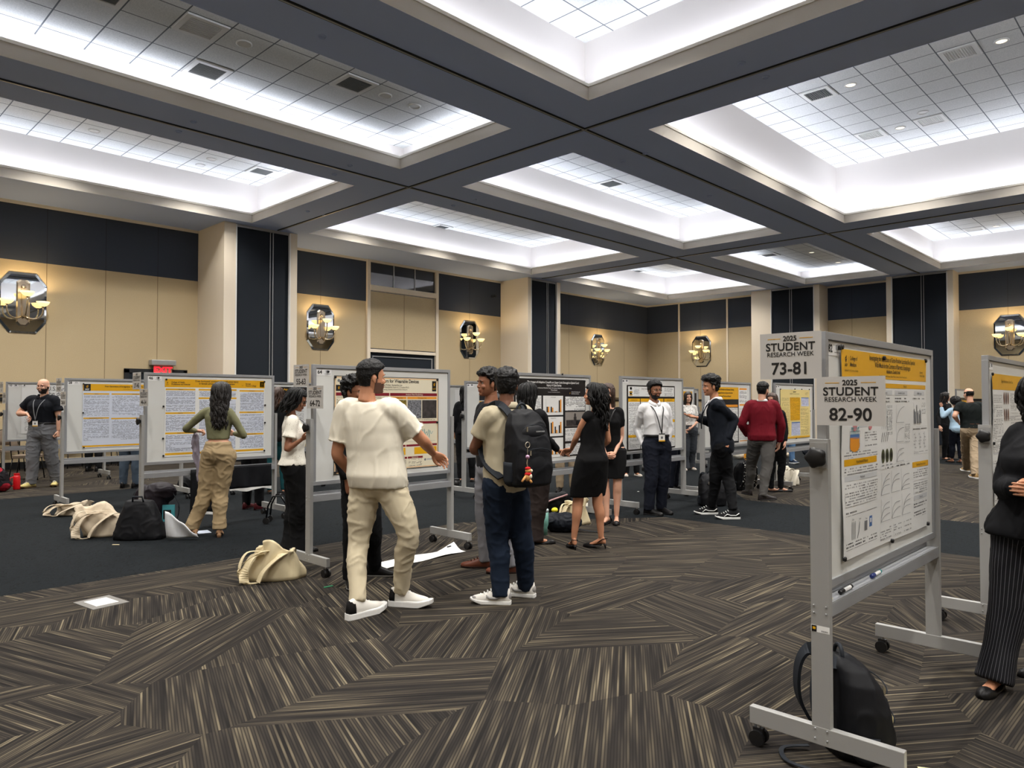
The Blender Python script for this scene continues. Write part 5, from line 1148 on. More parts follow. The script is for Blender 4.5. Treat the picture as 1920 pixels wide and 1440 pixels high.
        if badge:
            mb = MB(); a = s.lat; f = s.fwd
            def bx(x0, z0, x1, z1, d0, mm): mb.add([bp+a*x+UP*z+f*d for d in (d0, d0+.002) for x, z in ((x0, z0), (x1, z0), (x1, z1), (x0, z1))], [(0, 1, 2, 3), (7, 6, 5, 4), (0, 4, 5, 1), (1, 5, 6, 2), (2, 6, 7, 3), (3, 7, 4, 0)], mm)
            bx(-.045, -.075, .045, .03, .0, M_white); bx(-.045, -.075, .045, -.06, .003, M_gold); bx(-.045, .018, .045, .03, .003, M_ink); bx(-.015, -.04, .015, -.01, .003, M_silver); raw(mb, 'name_badge', s.root)
C = cloth_mat
def JJ(**k): return k
# man in the cream T-shirt, back to us
p = Person('person seen from behind in a cream T-shirt, cream trousers and chunky white sneakers', 715, 1142, 677, 14, 'm', 'tan', 1.06, pel=709, neck=692, head=694, hy=58,
    feet=((670, 1158), (751, 1136)), toes=(42, 100), J=JJ(knL=(672, 1018, .0), knR=(766, 1003, -.06), elL=(631, 858, .02), wrL=(662, 893, .2), elR=(793, 826, .05), wrR=(812, 850, .28), hdR=(60, -30), pnR=(140, -40)))
p.j['curlL'] = .5; p.j['curlR'] = .5
p.body(); p.top(C('cream_cotton', (222, 215, 198)), 'tee', z0=.865, off=.014, loose=.028, amp=.006, wend=.022, soff=.03); p.pants(C('cream_twill', (203, 191, 164)), off=.018, width=.94, amp=.008, end=.02)
p.hair('short', M_hairb, t=.017, zt=1.3); p.beard(mat('stubble', (92, 62, 50), .7), .0003); p.shoes('chunky', C('white_leather', (225, 222, 215), .5), M_white, C('black_suede', (20, 19, 19)), M_white); p.brows()
# backpack wearer
p = Person('person with a large black backpack, stone polo shirt, dark jeans and grey-white sneakers', 945, 1128, 694, -38, 'm', 'deep', 1.0, pel=948, neck=952, head=950, hy=5,
    feet=((938, 1132), (985, 1118)), toes=(-82, -70), hips_face=-50, J=JJ(knL=(932, 1010, 0), knR=(977, 1000, .05), elL=(889, 842, -.02), wrL=(915, 850, .22), elR=(1000, 850, .35), wrR=(945, 848, .42)))
p.body(); p.top(C('stone_pique', (176, 166, 142)), 'short', z0=.84, off=.014, loose=.016, amp=.006, wend=.014, soff=.024); p.pants(C('dark_denim', (22, 33, 50)), off=.02, width=1.06, amp=.007, end=-.03)
p.collar(C('stone_pique', (176, 166, 142))); p.hair('short', M_hairb, t=.026, amp=.008, freq=38, zt=1.25); p.shoes('sneaker', C('white_leather', (225, 222, 215), .5), M_white, C('grey_leather', (150, 148, 146), .5), M_white); PACKMAN = p
# man looking left, behind the backpack wearer
p = Person('person in dark T-shirt, grey trousers and brown shoes, in profile behind the backpack wearer', 928, 1068, 694, -112, 'm', 'brown', 1.0, pel=922, neck=918, head=917, hy=-118,
    feet=((958, 1074), (909, 1064)), toes=(-95, -88), J=JJ(elR=(893, 836, .1), wrR=(912, 850, -.1), elL=(950, 836, -.05), wrL=(925, 838, -.22)))
p.body(); p.top(C('black_cotton', (20, 20, 24)), 'short', z0=.9, off=.01, loose=.008); p.pants(C('grey_wool', (128, 128, 134)), off=.018); p.hair('short', M_hairb, t=.026, amp=.012, freq=50, zt=1.4); p.brows(); p.shoes('dress', C('brown_leather', (98, 56, 42), .35), C('dark_sole', (40, 26, 22)), None, C('brown_lace', (60, 34, 26)))
# woman pointing at the black poster
p = Person('person with long black hair and dark jacket, arm stretched towards the black poster', 1002, 1018, 719, 20, 'f', 'tan', 1.0, pel=998, neck=992, head=990, hy=40,
    feet=((990, 1020), (1006, 1020)), toes=(60, 85), J=JJ(elR=(1024, 822, .1), wrR=(1047, 845, .22), hdR=(70, -10), pnR=(180, -60), elL=(972, 830, .0)))
p.j['curlR'] = .3
p.body(); p.top(C('black_jacket', (15, 16, 19)), 'long', z0=.85, off=.014, loose=.008); p.pants(C('dark_brown_wool', (46, 38, 36)), off=.02, width=1.1, endw=.02, end=-.05); p.hair('long', M_hairb, L=.34, n=80, wave=.01, vol=.03, seed=3); p.shoes('flat', C('black_leather', (16, 15, 16), .4))
# woman in sleeveless black dress
p = Person('person in a sleeveless black pencil dress and slingback heels with long wavy black hair', 1102, 1030, 726, -48, 'f', 'tan', 1.06, pel=1108, neck=1117, head=1115, hy=-82, heel=.035,
    feet=((1076, 1030), (1127, 1028)), toes=(-12, -62), hips_face=-25, J=JJ(elL=(1080, 822, -.0), wrL=(1071, 843, .24), hdL=(-60, -15), pnL=(-150, -50), elR=(1140, 826, .12), wrR=(1118, 846, .3)))
p.j['curlL'] = .3
p.body(skirt=True); p.skirt(C('black_crepe', (11, 11, 13)), hem=.53, off=.006, w=.19, d_=.14, hemw=1.1); p.hair('long', M_hairb, L=.38, n=150, wave=.028, vol=.055, seed=5, sidex=.06, wfreq=12, spread=1.25); p.brows(); p.shoes('slingback', C('black_leather', (16, 15, 16), .4))
# woman behind her, facing us
p = Person('person in a short-sleeved black dress with brown hair, badge and clasped hands', 1150, 980, 722, 198, 'f', 'fair', .96, pel=1146, neck=1142, head=1140, hy=200, heel=.01,
    feet=((1156, 981), (1138, 982)), toes=(190, 215), J=JJ(elR=(1122, 826, -.0), wrR=(1138, 856, -.17), elL=(1166, 824, -.02), wrL=(1150, 856, -.2), hdL=(230, -25), hdR=(150, -20)))
p.j['curlL'] = .5; p.j['curlR'] = .5
p.body(skirt=True); p.skirt(C('black_crepe', (11, 11, 13)), hem=.56, off=.008, sleeve='short'); p.hair('long', M_hairbr, L=.26, n=60, wave=.004, vol=.012, seed=7, front=.25); p.brows(M_hairbr); p.lanyard(M_black, length=.36); p.shoes('flat', C('black_leather', (16, 15, 16), .4))
# white shirt and lanyard
p = Person('person in a white dress shirt, lanyard and glasses with hands in pockets', 1230, 962, 716, 165, 'm', 'brown', .98, pel=1231, neck=1227, head=1227, hy=160,
    feet=((1240, 962), (1217, 965)), toes=(150, 135), J=JJ(elR=(1194, 803, .08), wrR=(1207, 838, -.02), elL=(1256, 803, .06), wrL=(1250, 838, -.02)))
p.j['nohandL'] = p.j['nohandR'] = True
p.body(); p.top(C('white_poplin', (226, 226, 228)), 'long', z0=1.035, off=.008, loose=.008, amp=.007, seed=6, soff=.009); p.pants(C('navy_wool', (18, 22, 34)), off=.024, width=1.05); p.belt(); p.collar(C('white_poplin', (226, 226, 228))); p.hair('short', M_hairb, t=.03, amp=.008, freq=30, zt=1.3); p.brows(); p.beard(M_hairb, .0005, False); p.glasses(M_chrome); p.lanyard(M_black, length=.42, sideo=-.02); p.shoes('dress', C('black_leather', (16, 15, 16), .4), M_black)
# dark suit, hand in pocket, gesturing
p = Person('person in a dark suit and skate shoes with one hand held out', 1342, 968, 707, -76, 'm', 'tan', .97, pel=1352, neck=1342, head=1334, hy=-98, hp=-4, hd=1.02,
    feet=((1375, 973), (1334, 964)), toes=(-92, -92), J=JJ(knL=(1364, 893, -.02), knR=(1341, 890, .05), elL=(1391, 800, -.05), wrL=(1362, 831, -.2), elR=(1335, 793, .26), wrR=(1306, 783, .22), hdR=(-92, 8), pnR=(-100, 75)))
p.j['curlL'] = .9; p.j['curlR'] = .15
suit = C('midnight_wool', (16, 21, 30)); p.body(); p.top(suit, 'long', z0=.80, off=.016, loose=.012, name='jacket', amp=.006, seed=8, flare=.1); p.pants(C('black_wool', (13, 14, 17)), off=.018, width=.98, amp=.007, end=.02); p.collar(C('white_poplin', (226, 226, 228)), h=.026); p.lapels(suit, C('dark_tie', (30, 34, 44))); p.lanyard(C('checked_band', (60, 60, 62), spots=(60, (220, 220, 220), .3)), badge=False, length=.2)
p.hair('short', M_hairb, t=.036, amp=.014, freq=34, zt=1.35, seed=2); p.brows(); p.shoes('skate', C('black_canvas', (20, 20, 22)), M_white, M_white, M_white)
mb = MB(); q = p.j['wrL'].lerp(p.j['elL'], .06); mb.tube([q, q.lerp(p.j['elL'], .1)], .032, M_chrome, n=12); raw(mb, 'wristwatch', p.root, True)
# red sweater
p = Person('person seen from behind in a dark red ribbed sweater and grey trousers', 1418, 934, 717, 8, 'm', 'fair', 1.07, pel=1428, neck=1429, head=1430, hy=48,
    feet=((1404, 928), (1431, 938)), toes=(-8, 80), hips_face=18, J=JJ(elL=(1391, 794, .02), wrL=(1406, 824, .2), elR=(1467, 803, -.02), wrR=(1461, 834, .06)))
p.j['curlL'] = .5; p.body(); p.top(C('burgundy_knit', (120, 18, 34), rib=(92, 12, 26)), 'long', z0=.87, off=.016, loose=.016, name='sweater', amp=.005); p.pants(C('charcoal_chino', (84, 82, 80)), off=.018, width=1.0); mb = MB(); p.collar(C('white_poplin', (226, 226, 228)), h=.026, r=.064); p.hair('short', M_hairb, t=.014, zt=1.5); p.beard(mat('stubble'), .0003); p.shoes('dress', C('dark_leather', (38, 34, 34), .35), M_black)
# woman beside the red sweater
p = Person('person dressed in black, face half hidden beside the red sweater, black flats', 1452, 922, 738, 205, 'f', 'fair', .97, pel=1452, neck=1450, head=1448, hy=225, feet=((1464, 922), (1446, 922)), toes=(95, 100))
p.body(); p.top(C('black_jacket', (15, 16, 19)), 'long', z0=.84, off=.012, loose=.006); p.pants(C('black_wool', (13, 14, 17)), off=.008); p.hair('long', M_hairbr, L=.2, n=50, wave=.012, vol=.02, front=.2); p.brows(); p.shoes('flat', C('black_leather', (16, 15, 16), .4))
# patterned blouse woman
p = Person('person in a white patterned blouse and wide grey trousers with hands clasped, facing us', 1290, 881, 735.5, 178, 'f', 'fair', .95, pel=1291, neck=1290, head=1290, feet=((1296, 880), (1285, 881)),
    J=JJ(elR=(1271, 792, .0), wrR=(1283, 808, -.25), elL=(1308, 792, .0), wrL=(1290, 809, -.26)))
p.body(); p.top(C('patterned_blouse', (216, 214, 210), spots=(38, (60, 60, 62), .28)), 'elbow', z0=1.0, off=.012, loose=.012, name='blouse'); p.pants(C('slate_wool', (56, 60, 66)), off=.022, width=1.2, endw=.03, end=-.05, waist=1.1); p.hair('long', M_hairdk, L=.2, n=60, wave=.008, vol=.015, front=.35); p.brows(); p.shoes('flat', C('pale_strap', (200, 190, 180), .4))
p = Person('person with a black afro mostly hidden behind the patterned blouse', 1286, 872, 737, 100, 'f', 'deep', .95, pel=1280, lite=True); p.body(); p.top(C('white_poplin', (226, 226, 228)), 'long', z0=.9, off=.01); p.pants(C('black_wool', (13, 14, 17)), off=.012); p.hair('afro', M_hairb); p.shoes('flat', C('black_leather', (16, 15, 16), .4))
# bald man at the far left
p = Person('person with shaved head and beard in navy polo, grey trousers and yellow sneakers', 81, 913, 711, 178, 'm', 'fair', 1.16, pel=80, neck=81, head=82, hy=182, feet=((104, 911), (58, 914)), toes=(158, 190), hd=1.04,
    J=JJ(elR=(36, 775, -.02), wrR=(58, 777, -.26), hdR=(115, -35), pnR=(180, -60), elL=(112, 785, .0), wrL=(110, 808, -.03)))
p.j['curlR'] = .5; p.j['curlL'] = .9
p.body(); p.top(C('navy_pique', (14, 17, 24)), 'short', z0=1.035, off=.015, loose=.004, amp=.006, wend=.012, soff=.022); p.pants(C('grey_twill', (112, 114, 118)), off=.028, width=1.08, amp=.009); p.belt(); p.collar(C('navy_pique', (14, 17, 24)), r=.075); p.brows(M_hairdk); p.beard(mat('beard_brown', (40, 28, 22), .7), .0025); p.glasses(C('maroon_frame', (90, 24, 34), .3)); p.lanyard(M_silver, length=.4); p.shoes('sneaker', C('butter_canvas', (214, 198, 130)), C('brown_sole', (96, 78, 50)), None, M_white)
# woman in the green top
p = Person('person seen from behind in a sage green crop top and khaki trousers', 398, 1004, 726, 4, 'f', 'fair', 1.0, pel=411, neck=408, head=415, hy=4, heel=.05,
    feet=((362, 1005), (411, 1006)), toes=(-50, -20), J=JJ(knL=(385, 925, .0), knR=(413, 925, 0), elL=(344, 808, .04), wrL=(368, 808, .24), hdL=(60, 0), pnL=(160, -60), elR=(457, 816, .04), wrR=(436, 812, .26)))
p.j['curlL'] = .9
p.body(); p.top(C('sage_jersey', (118, 118, 90)), 'long', z0=1.085, off=.004, amp=.003, fz=14, soff=.006, name='crop_top'); p.pants(C('khaki_cotton', (158, 138, 106)), off=.02, width=1.12, endw=.012, end=-.05, waist=1.06, amp=.009); p.hair('long', M_hairdk, L=.42, n=120, wave=.014, vol=.03, seed=9, wfreq=16); p.shoes('block', C('tan_leather', (160, 124, 92), .4))
# woman in the white blouse
p = Person('person in a white eyelet blouse and wide black trousers looking down at a phone', 553, 1030, 730, 72, 'f', 'brown', .98, pel=552, neck=548, head=556, hy=84, hp=-22, feet=((546, 1032), (560, 1034)),
    J=JJ(elR=(538, 843, -.2), wrR=(566, 824, -.2), hdR=(95, 25), pnR=(60, 60), elL=(556, 842, .3), wrL=(572, 826, .22)))
p.j['curlR'] = .5
p.body(); p.top(C('eyelet_white', (222, 218, 206), spots=(48, (150, 138, 122), .16)), 'short', z0=.93, off=.016, loose=.014, name='blouse', wend=.02, flare=.12); p.pants(C('black_crepe', (11, 11, 13)), off=.022, width=1.2, endw=.04, end=-.07, waist=1.08); p.hair('long', M_hairb, L=.18, n=90, wave=.016, vol=.035, seed=12); p.glasses(); p.brows(); p.lanyard(M_black, badge=False, length=.3); p.shoes('flat', C('black_leather', (16, 15, 16), .4)); BLOUSE = p
# curly-haired man behind the cream T-shirt
p = Person('person with curly black hair, glasses and a black suit, hidden behind the cream T-shirt', 688, 1092, 710, 108, 'm', 'brown', .98, pel=676, neck=668, head=663, hy=112, feet=((703, 1080), (656, 1098)), toes=(96, 160), J=JJ(knL=(700, 1000, .1)))
p.body(); p.top(C('black_jacket', (15, 16, 19)), 'long', z0=.82, off=.018, loose=.014, name='jacket'); p.pants(C('black_wool', (13, 14, 17)), off=.02); p.hair('short', M_hairb, t=.034, amp=.02, freq=55, zt=1.4); p.glasses(); p.brows(); p.shoes('dress', C('black_leather', (16, 15, 16), .4), C('grey_sole', (110, 108, 104)))
# figures by the far boards
p = Person('person with long black hair and black cardigan, back turned, past board 64', 874, 903, 724, -10, 'f', 'tan', 1.0, pel=874, neck=873, head=873, lite=True); p.body(); p.top(C('black_jacket', (15, 16, 19)), 'long', z0=.86, off=.016, loose=.01); p.pants(C('black_wool', (13, 14, 17)), off=.014); p.hair('long', M_hairb, L=.36, n=60, wave=.012, vol=.03); p.shoes('flat', C('black_leather', (16, 15, 16), .4))
p = Person('distant person with long dark hair in black facing the pale blue blazer', 1775, 862, 736, 150, 'f', 'fair', .97, pel=1775, neck=1773, head=1772, hy=130, J=JJ(elR=(1757, 784, -.1), wrR=(1763, 806, -.3))); p.body(); p.top(C('black_jacket', (15, 16, 19)), 'long', z0=.84, off=.016, loose=.008, name='jacket'); p.pants(C('black_wool', (13, 14, 17)), off=.012); p.hair('long', M_hairdk, L=.24, n=50, wave=.008, vol=.02, front=.2); p.brows(); p.shoes('flat', C('black_leather', (16, 15, 16), .4))
p = Person('person in a pale blue blazer with a rounded black afro, back turned', 1793, 868, 745, -5, 'f', 'brown', 1.05, pel=1794, neck=1792, head=1791, feet=((1785, 867), (1801, 868)), J=JJ(elL=(1768, 781, .0), wrL=(1765, 762, .1), hdL=(0, 70), pnL=(20, 0))); p.body(); p.top(C('powder_blue_wool', (168, 196, 218)), 'long', z0=.80, off=.016, loose=.012, name='jacket'); p.pants(C('navy_wool', (18, 22, 34)), off=.014, end=.03); p.hair('afro', M_hairb); p.shoes('flat', C('black_leather', (16, 15, 16), .4))
p = Person('person with thinning hair in black polo and khaki trousers beside the pale blue blazer', 1820, 893, 728, 12, 'm', 'fair', 1.12, pel=1822, neck=1818, head=1817, hy=-8, feet=((1813, 884), (1829, 897)), toes=(5, 8), J=JJ(elL=(1791, 778, .0), wrL=(1797, 792, .2), elR=(1846, 790, .0))); p.body(); p.top(C('black_pique', (20, 26, 26)), 'short', z0=.96, off=.016, loose=.008); p.pants(C('khaki_chino', (158, 140, 116)), off=.026, width=1.12, amp=.01); p.belt(C('brown_belt', (70, 44, 30))); p.hair('balding', M_hairb, t=.008); p.shoes('sneaker', C('sand_suede', (170, 140, 96)), M_white)
# right edge woman
p = Person('person in a black blazer, pinstriped trousers and black flats, cut by the picture edge', 1905, 1285, 745, -112, 'f', 'tan', 1.04, H=1.66, pel=1932, neck=1960, head=1972, hy=-118, feet=((1968, 1265), (1866, 1294)), toes=(-100, -128),
    J=JJ(elR=(1878, 932, .1), wrR=(1912, 915, -.2), elL=(1985, 940, -.1), wrL=(1930, 920, -.25), hdR=(60, 10), knR=(1892, 1130, 0)))
p.body(); p.top(C('black_twill', (13, 14, 18)), 'long', z0=.84, off=.022, loose=.012, name='jacket', amp=.007, flare=.22); p.pants(C('pinstripe_wool', (20, 20, 24), stripes=(92, 92, 98)), off=.024, width=1.15, endw=.02, end=-.035, thigh=1.02, amp=.0015); p.hair('long', M_hairb, L=.26, n=130, wave=.02, vol=.07, seed=15, wfreq=20, front=.1, spread=1.15); p.shoes('flat', C('black_leather', (16, 15, 16), .4))
# people of whom only legs or a sliver show
def partly(lab, px, py, top, face, sex, tp, bt, shoe, hairm=M_hairb, hs='short', sk='tan', **k):
    q = Person(lab, px, py, top, face, sex, sk, 1.0, lite=True, **k); q.body(); q.top(tp, k.get('sl', 'long'), z0=.86, off=.014, loose=.008); q.pants(bt, off=.02); q.hair(hs, hairm, L=.25, n=40); q.shoes(*shoe); return q
blk = C('black_wool', (13, 14, 17)); blp = C('black_leather', (16, 15, 16), .4)
partly('person in black trousers standing behind board 28, only the legs in view', 175, 884, 718, 5, 'm', C('grey_twill', (112, 114, 118)), blk, ('dress', blp, M_black))
partly('person in faded dark jeans behind board 46, only the legs in view', 243, 915, 716, 5, 'm', C('black_jacket', (15, 16, 19)), C('faded_denim', (66, 78, 92)), ('dress', blp, M_black))
partly('person with brown hair and teal skirt between board 46 and the white blouse', 520, 925, 727, -10, 'f', C('black_jacket', (15, 16, 19)), C('teal_cloth', (22, 72, 78)), ('flat', blp), M_hairbr, 'long')
partly('person in black trousers and dark red shoes behind board 46', 474, 955, 722, 20, 'm', C('black_jacket', (15, 16, 19)), blk, ('dress', C('oxblood', (70, 18, 24), .4), M_black))
partly('person in khaki trousers behind the black poster, only the legs in view', 1062, 922, 722, 180, 'm', C('navy_pique', (14, 17, 24)), C('khaki_chino', (158, 140, 116)), ('dress', blp, M_black))
partly('person in black trousers and sandals behind the white shirt, only legs in view', 1184, 892, 735, 175, 'f', C('black_jacket', (15, 16, 19)), blk, ('flat', C('pale_strap', (200, 190, 180), .4)), M_hairdk, 'long')
partly('person in navy trousers and polished shoes behind the board of the white-shirted man', 1262, 920, 722, 120, 'm', C('navy_wool', (18, 22, 34)), C('navy_wool', (18, 22, 34)), ('dress', blp, M_black))
partly('person in light blue jeans behind the pale yellow poster, only legs in view', 1477, 869, 734, 175, 'm', C('white_poplin', (226, 226, 228)), C('light_denim', (92, 126, 164)), ('skate', C('navy_canvas', (40, 52, 70)), M_white))
# ---------------- bags, clothes and things on the floor ----------------
M_bag = cloth_mat('black_nylon', (17, 18, 22), .6); M_bag2 = cloth_mat('plum_nylon', (32, 26, 34), .6); M_canvas = cloth_mat('cream_canvas', (206, 192, 158)); M_canvas2 = cloth_mat('pale_canvas', (196, 182, 160)); M_zip = mat('zip_metal', (190, 180, 160), .3, .8)
M_bag3 = cloth_mat('charcoal_webbing', (34, 38, 44), .7)
def lump_mesh(balls, m, amp=.01, f=14, vox=.012, seed=0, fz=None, smooth=3):
    mb = MB()
    for c, r in balls: mb.ball(c, r, m, n=16)
    vs, fs = remesh(mb, vox, smooth, folds(amp, f, fz or f, seed)); vs = [V((p.x, p.y, max(p.z, .003))) for p in vs]
    o = MB(); o.add(vs, fs, m); return o
def soft(name, lab, cat, loc, balls, m, amp=.01, f=14, seed=0, rz=0, vox=.012, group=None):
    t = thing(name, lab, cat, loc, rz, group); raw(lump_mesh(balls, m, amp, f, vox, seed), 'body', t, True); return t
def ribbon(pts, w, m, parent, name='strap', up=(0, 0, 1), th=.004):
    q = catmull([(V(p), .01) for p in pts], 6); mb = MB(); rg = []
    P = [a for a, b in q]; upv = V(up)
    for i, p in enumerate(P):
        t = (P[min(i+1, len(P)-1)]-P[max(i-1, 0)]).normalized(); a = t.cross(upv)
        if a.length < .05: a = V((1, 0, 0))
        a.normalize(); b = a.cross(t); rg.append([p+a*w/2+b*th/2, p-a*w/2+b*th/2, p-a*w/2-b*th/2, p+a*w/2-b*th/2])
    mb.rings(rg, m); return mb.build(name, parent, smooth=False)
def backpack(lab, loc, rz=0, w=.33, h=.5, d=.22, m=None, tilt=0, seed=0, straps=True, accent=None, group=None):
    m = m or M_bag; t = thing('backpack', lab, 'backpack', loc, rz); t.rotation_euler = (tilt, 0, rz)
    mb = MB(); rg = []
    for z, a, y0, y1 in ((0, .36, .02, .8), (.03, .47, .0, .96), (.25, .5, 0, 1.0), (.55, .49, 0, .9), (.8, .44, 0, .72), (.93, .34, .02, .55), (1.0, .2, .08, .38)):
        ra, rb, cy = a*w, (y1-y0)*d/2, (y0+y1)*d/2; rg.append([(ra*abs(cos(q))**.62*(1 if cos(q) > 0 else -1), cy+rb*abs(sin(q))**.62*(1 if sin(q) > 0 else -1), z*h) for q in [2*pi*i/28 for i in range(28)]])
    mb.rings(rg, m); vs, fs = remesh(mb, .01, 3, folds(.006, 9, 5, seed)); o = MB(); o.add(vs, fs, m); raw(o, 'main_compartment', t, True)
    for z0, z1, k_, nm in ((.04, .5, 1.0, 'front_pocket'), (.56, .8, .82, 'upper_pocket')):
        mb = MB(); rg = []; H_ = (z1-z0)*h; y = d*.86*k_
        for q in range(7):
            s_ = q/6; a = w*.37*(1-.35*max(0, s_-.6)/.4)*(1-.12*(1-s_ if s_ < .15 else 0)); b = .045*sin(pi*(.12+.76*s_)); rg.append([(a*cos(u), y-.02+b*max(-.3, sin(u))*1.3, z0*h+H_*s_) for u in [2*pi*i/20 for i in range(20)]])
        mb.rings(rg, m); pk = mb.build(nm, t, smooth=True)
        mb = MB(); mb.tube([(w*.3*cos(u), y+.02+.014*sin(u), z1*h-.03+.03*sin(u)) for u in [pi*i/10 for i in range(11)]], .003, M_bag3, n=6); mb.box((w*.2, y+.022, z1*h-.05), (w*.2+.008, y+.032, z1*h-.015), M_zip); mb.build('zipper', pk)
    mb = MB(); mb.tube([(.035*cos(u)*1.3, d*.18, h*.98+.05*sin(u)) for u in [pi*i/10 for i in range(11)]], .009, M_bag3, n=8); mb.build('handle', t, smooth=True)
    for g in (-1, 1):
        mb = MB(); rg = []
        for s_ in (0, .2, .8, 1): a = .05*(1 if s_ else .6); rg.append([(g*w*.47+.022*cos(u), d*.42+a*sin(u)*1.1, .04*h+.28*h*s_) for u in [2*pi*i/14 for i in range(14)]])
        mb.rings(rg, M_bag3); mb.build('side_pocket', t, smooth=True)
    if straps:
        for g in (-1, 1): ribbon([(g*.06, .03, h*.93), (g*.085, -.05, h*.96), (g*.1, -.085, h*.75), (g*.11, -.07, h*.4), (g*.13, -.0, h*.12)], .06, accent or M_bag3, t, 'strap', up=(0, 1, 0) if False else (0, 1, .01), th=.014)
    return t
# worn backpack
p = PACKMAN; ang = math.atan2(-p.fwd.y, -p.fwd.x)-pi/2
back = p.base+p.ch-p.fwd*.135; back = V((back.x, back.y, p.spine(.98)[0].z-.08))
pk = backpack('large black backpack worn over a stone polo shirt, toy hanging from it', back, ang, .36, .56, .25, straps=False)
for g in (-1, 1):
    ribbon([(g*.07, .02, .5), (g*.1, -.07, .585), (g*.125, -.17, .58), (g*.14, -.285, .5), (g*.15, -.275, .33), (g*.19, -.15, .16), (g*.17, .02, .06)], .06, M_bag3, pk, 'strap', up=(0, 1, .001), th=.012)
mb = MB()
for q in range(9): mb.box((-.04+q*.009, .258, .396), (-.034+q*.009, .262, .405), M_alu)
mb.build('badge', pk)
kc = thing('toy_keychain', 'small red and tan stuffed toy with metal rings hanging from the worn backpack', 'keychain', pk.matrix_basis @ V((.13, .275, .34)))
kc.rotation_euler.z = ang; mb = MB()
mb.tube([(0.02*cos(q), 0, -.03+.02*sin(q)) for q in [2*pi*i/16 for i in range(17)]], .0025, M_zip, n=6, caps=False); mb.tube([(0, 0, -.05), (0, 0, -.1)], .002, M_zip, n=6); mb.build('ring', kc)
mb = MB(); mb.ball((0, 0, -.115), .016, mat('glitter_pink', (180, 140, 170), .2, .4)); mb.build('bead', kc, smooth=True); mb = MB(); mb.tube([(0, 0, -.13), (.006, 0, -.16), (0, 0, -.185)], .004, M_zip, n=6); mb.build('chain', kc)
M_toyr = cloth_mat('toy_red', (190, 30, 34)); M_toyt = cloth_mat('toy_tan', (206, 150, 90)); M_toyw = cloth_mat('toy_cream', (226, 214, 190))
mb = MB(); mb.ball((0, 0, -.255), (.024, .022, .03), M_toyt); mb.tube([(0.02, 0, -.25), (.05, 0, -.285)], .008, M_toyt, n=8); mb.tube([(-.01, .01, -.27), (-.02, .02, -.295)], .009, M_toyt, n=8); mb.ball((-.005, 0, -.21), .022, M_toyt); mb.build('toy_body', kc, smooth=True)
mb = MB(); mb.ball((-.004, 0, -.235), (.026, .024, .018), M_toyr); mb.ball((-.002, 0, -.195), (.022, .02, .013), M_toyr); mb.build('toy_clothes', kc, smooth=True); mb = MB(); mb.ball((-.024, .008, -.212), (.014, .012, .012), M_toyw); mb.ball((-.012, .018, -.25), (.012, .01, .018), M_toyw); mb.build('toy_muzzle', kc, smooth=True)
# backpack by board 82
backpack('black backpack slumped on the carpet against the near foot of board 82', (3.3, 1.29, .0), R(-28)-pi/2-R(20), .42, .40, .27, tilt=R(-5), seed=4)
ribbon([(3.0, 1.2, .02), (3.02, 1.32, .012), (3.12, 1.38, .012), (3.2, 1.3, .02)], .02, M_bag3, None, 'loose_strap'); tag(bpy.data.objects['loose_strap'], 'loose black strap end lying on the carpet beside the slumped backpack', 'strap')
mb = MB(); mb.box((-.11, -.14, .001), (.11, .14, .004), mat('cream_paper', (222, 214, 170), .7)); o = mb.build('paper_sheet', loc=(3.33, .74, 0), rz=R(28)); tag(o, 'corner of a cream paper sheet at the bottom picture edge by the slumped backpack', 'paper')
# floor outlet cover
t = thing('floor_outlet', 'square grey floor outlet cover with a white lid set in the carpet', 'outlet', floor_pt(190, 1130), R(8)); mb = MB(); mb.box((-.13, -.16, 0), (.13, .16, .005), mat('outlet_grey', (112, 110, 106), .6)); mb.build('plate', t); mb = MB(); mb.box((-.08, -.1, .005), (.08, .1, .008), M_white); mb.build('lid', t)
# cream tote at the foot of board 64
def tote(lab, px, py, s=1.0, rz=0, m=None, seed=0, handles=True, flat=1.0, inside=None):
    m = m or M_canvas; P0 = floor_pt(px, py); t = thing('tote_bag', lab, 'tote bag', P0, rz); rnd = random.Random(seed)
    mb = MB(); rg = []; N = 40
    for i in range(13):     # a sagging sack: wide foot, pinched and folded mouth
        u = i/12; h = .26*s*flat*(u**.85)*(1-.25*max(0, u-.7)); w_ = .2*s*(1-.25*u+.12*sin(u*5+seed)); d_ = .13*s*(1-.5*u); r = []
        for j in range(N):
            q = 2*pi*j/N; f = 1+.10*sin(q*5+seed+u*4)*(.3+u)+.07*sin(q*9-u*6+seed*2)*(.4+u)+.05*sin(q*14+u*9)*u; r.append((w_*f*cos(q)+.07*s*u*sin(seed)-.05*u, d_*f*sin(q)-.03*s*u, max(.004, h+.03*s*sin(q*3+seed)*u*flat-.05*s*u*flat*cos(q-seed))))
        rg.append(r)
    for sc_, dz in ((.8, -.02), (.5, -.06), (.1, -.07)): c0 = sum((V(p) for p in r), V())/N; rg.append([tuple(c0.lerp(V(p), sc_)+V((0, 0, dz*s*flat))) for p in r])
    mb.rings(rg, m); o = mb.build('cloth', t, smooth=True)
    for g in (-1, 1):   # flaps and handles folding over
        ribbon([(g*.08*s, -.04*s, .2*s*flat), (g*.1*s-.05*s, -.12*s, .2*s*flat), (g*.07*s-.13*s, -.17*s, .1*s*flat), (g*.05*s-.15*s, -.19*s, .02)], .07*s, m, t, 'flap', th=.006)
    if handles:
        for g in (-1, 1): ribbon([(g*.05*s, -.06*s, .22*s*flat), (g*.05*s-.14*s, -.12*s, .23*s*flat), (-.24*s, -.14*s+g*.03, .12*s*flat), (-.2*s+g*.02, -.15*s, .012), (-.1*s, -.17*s, .012)], .028*s, m, t, 'handle')
    return t
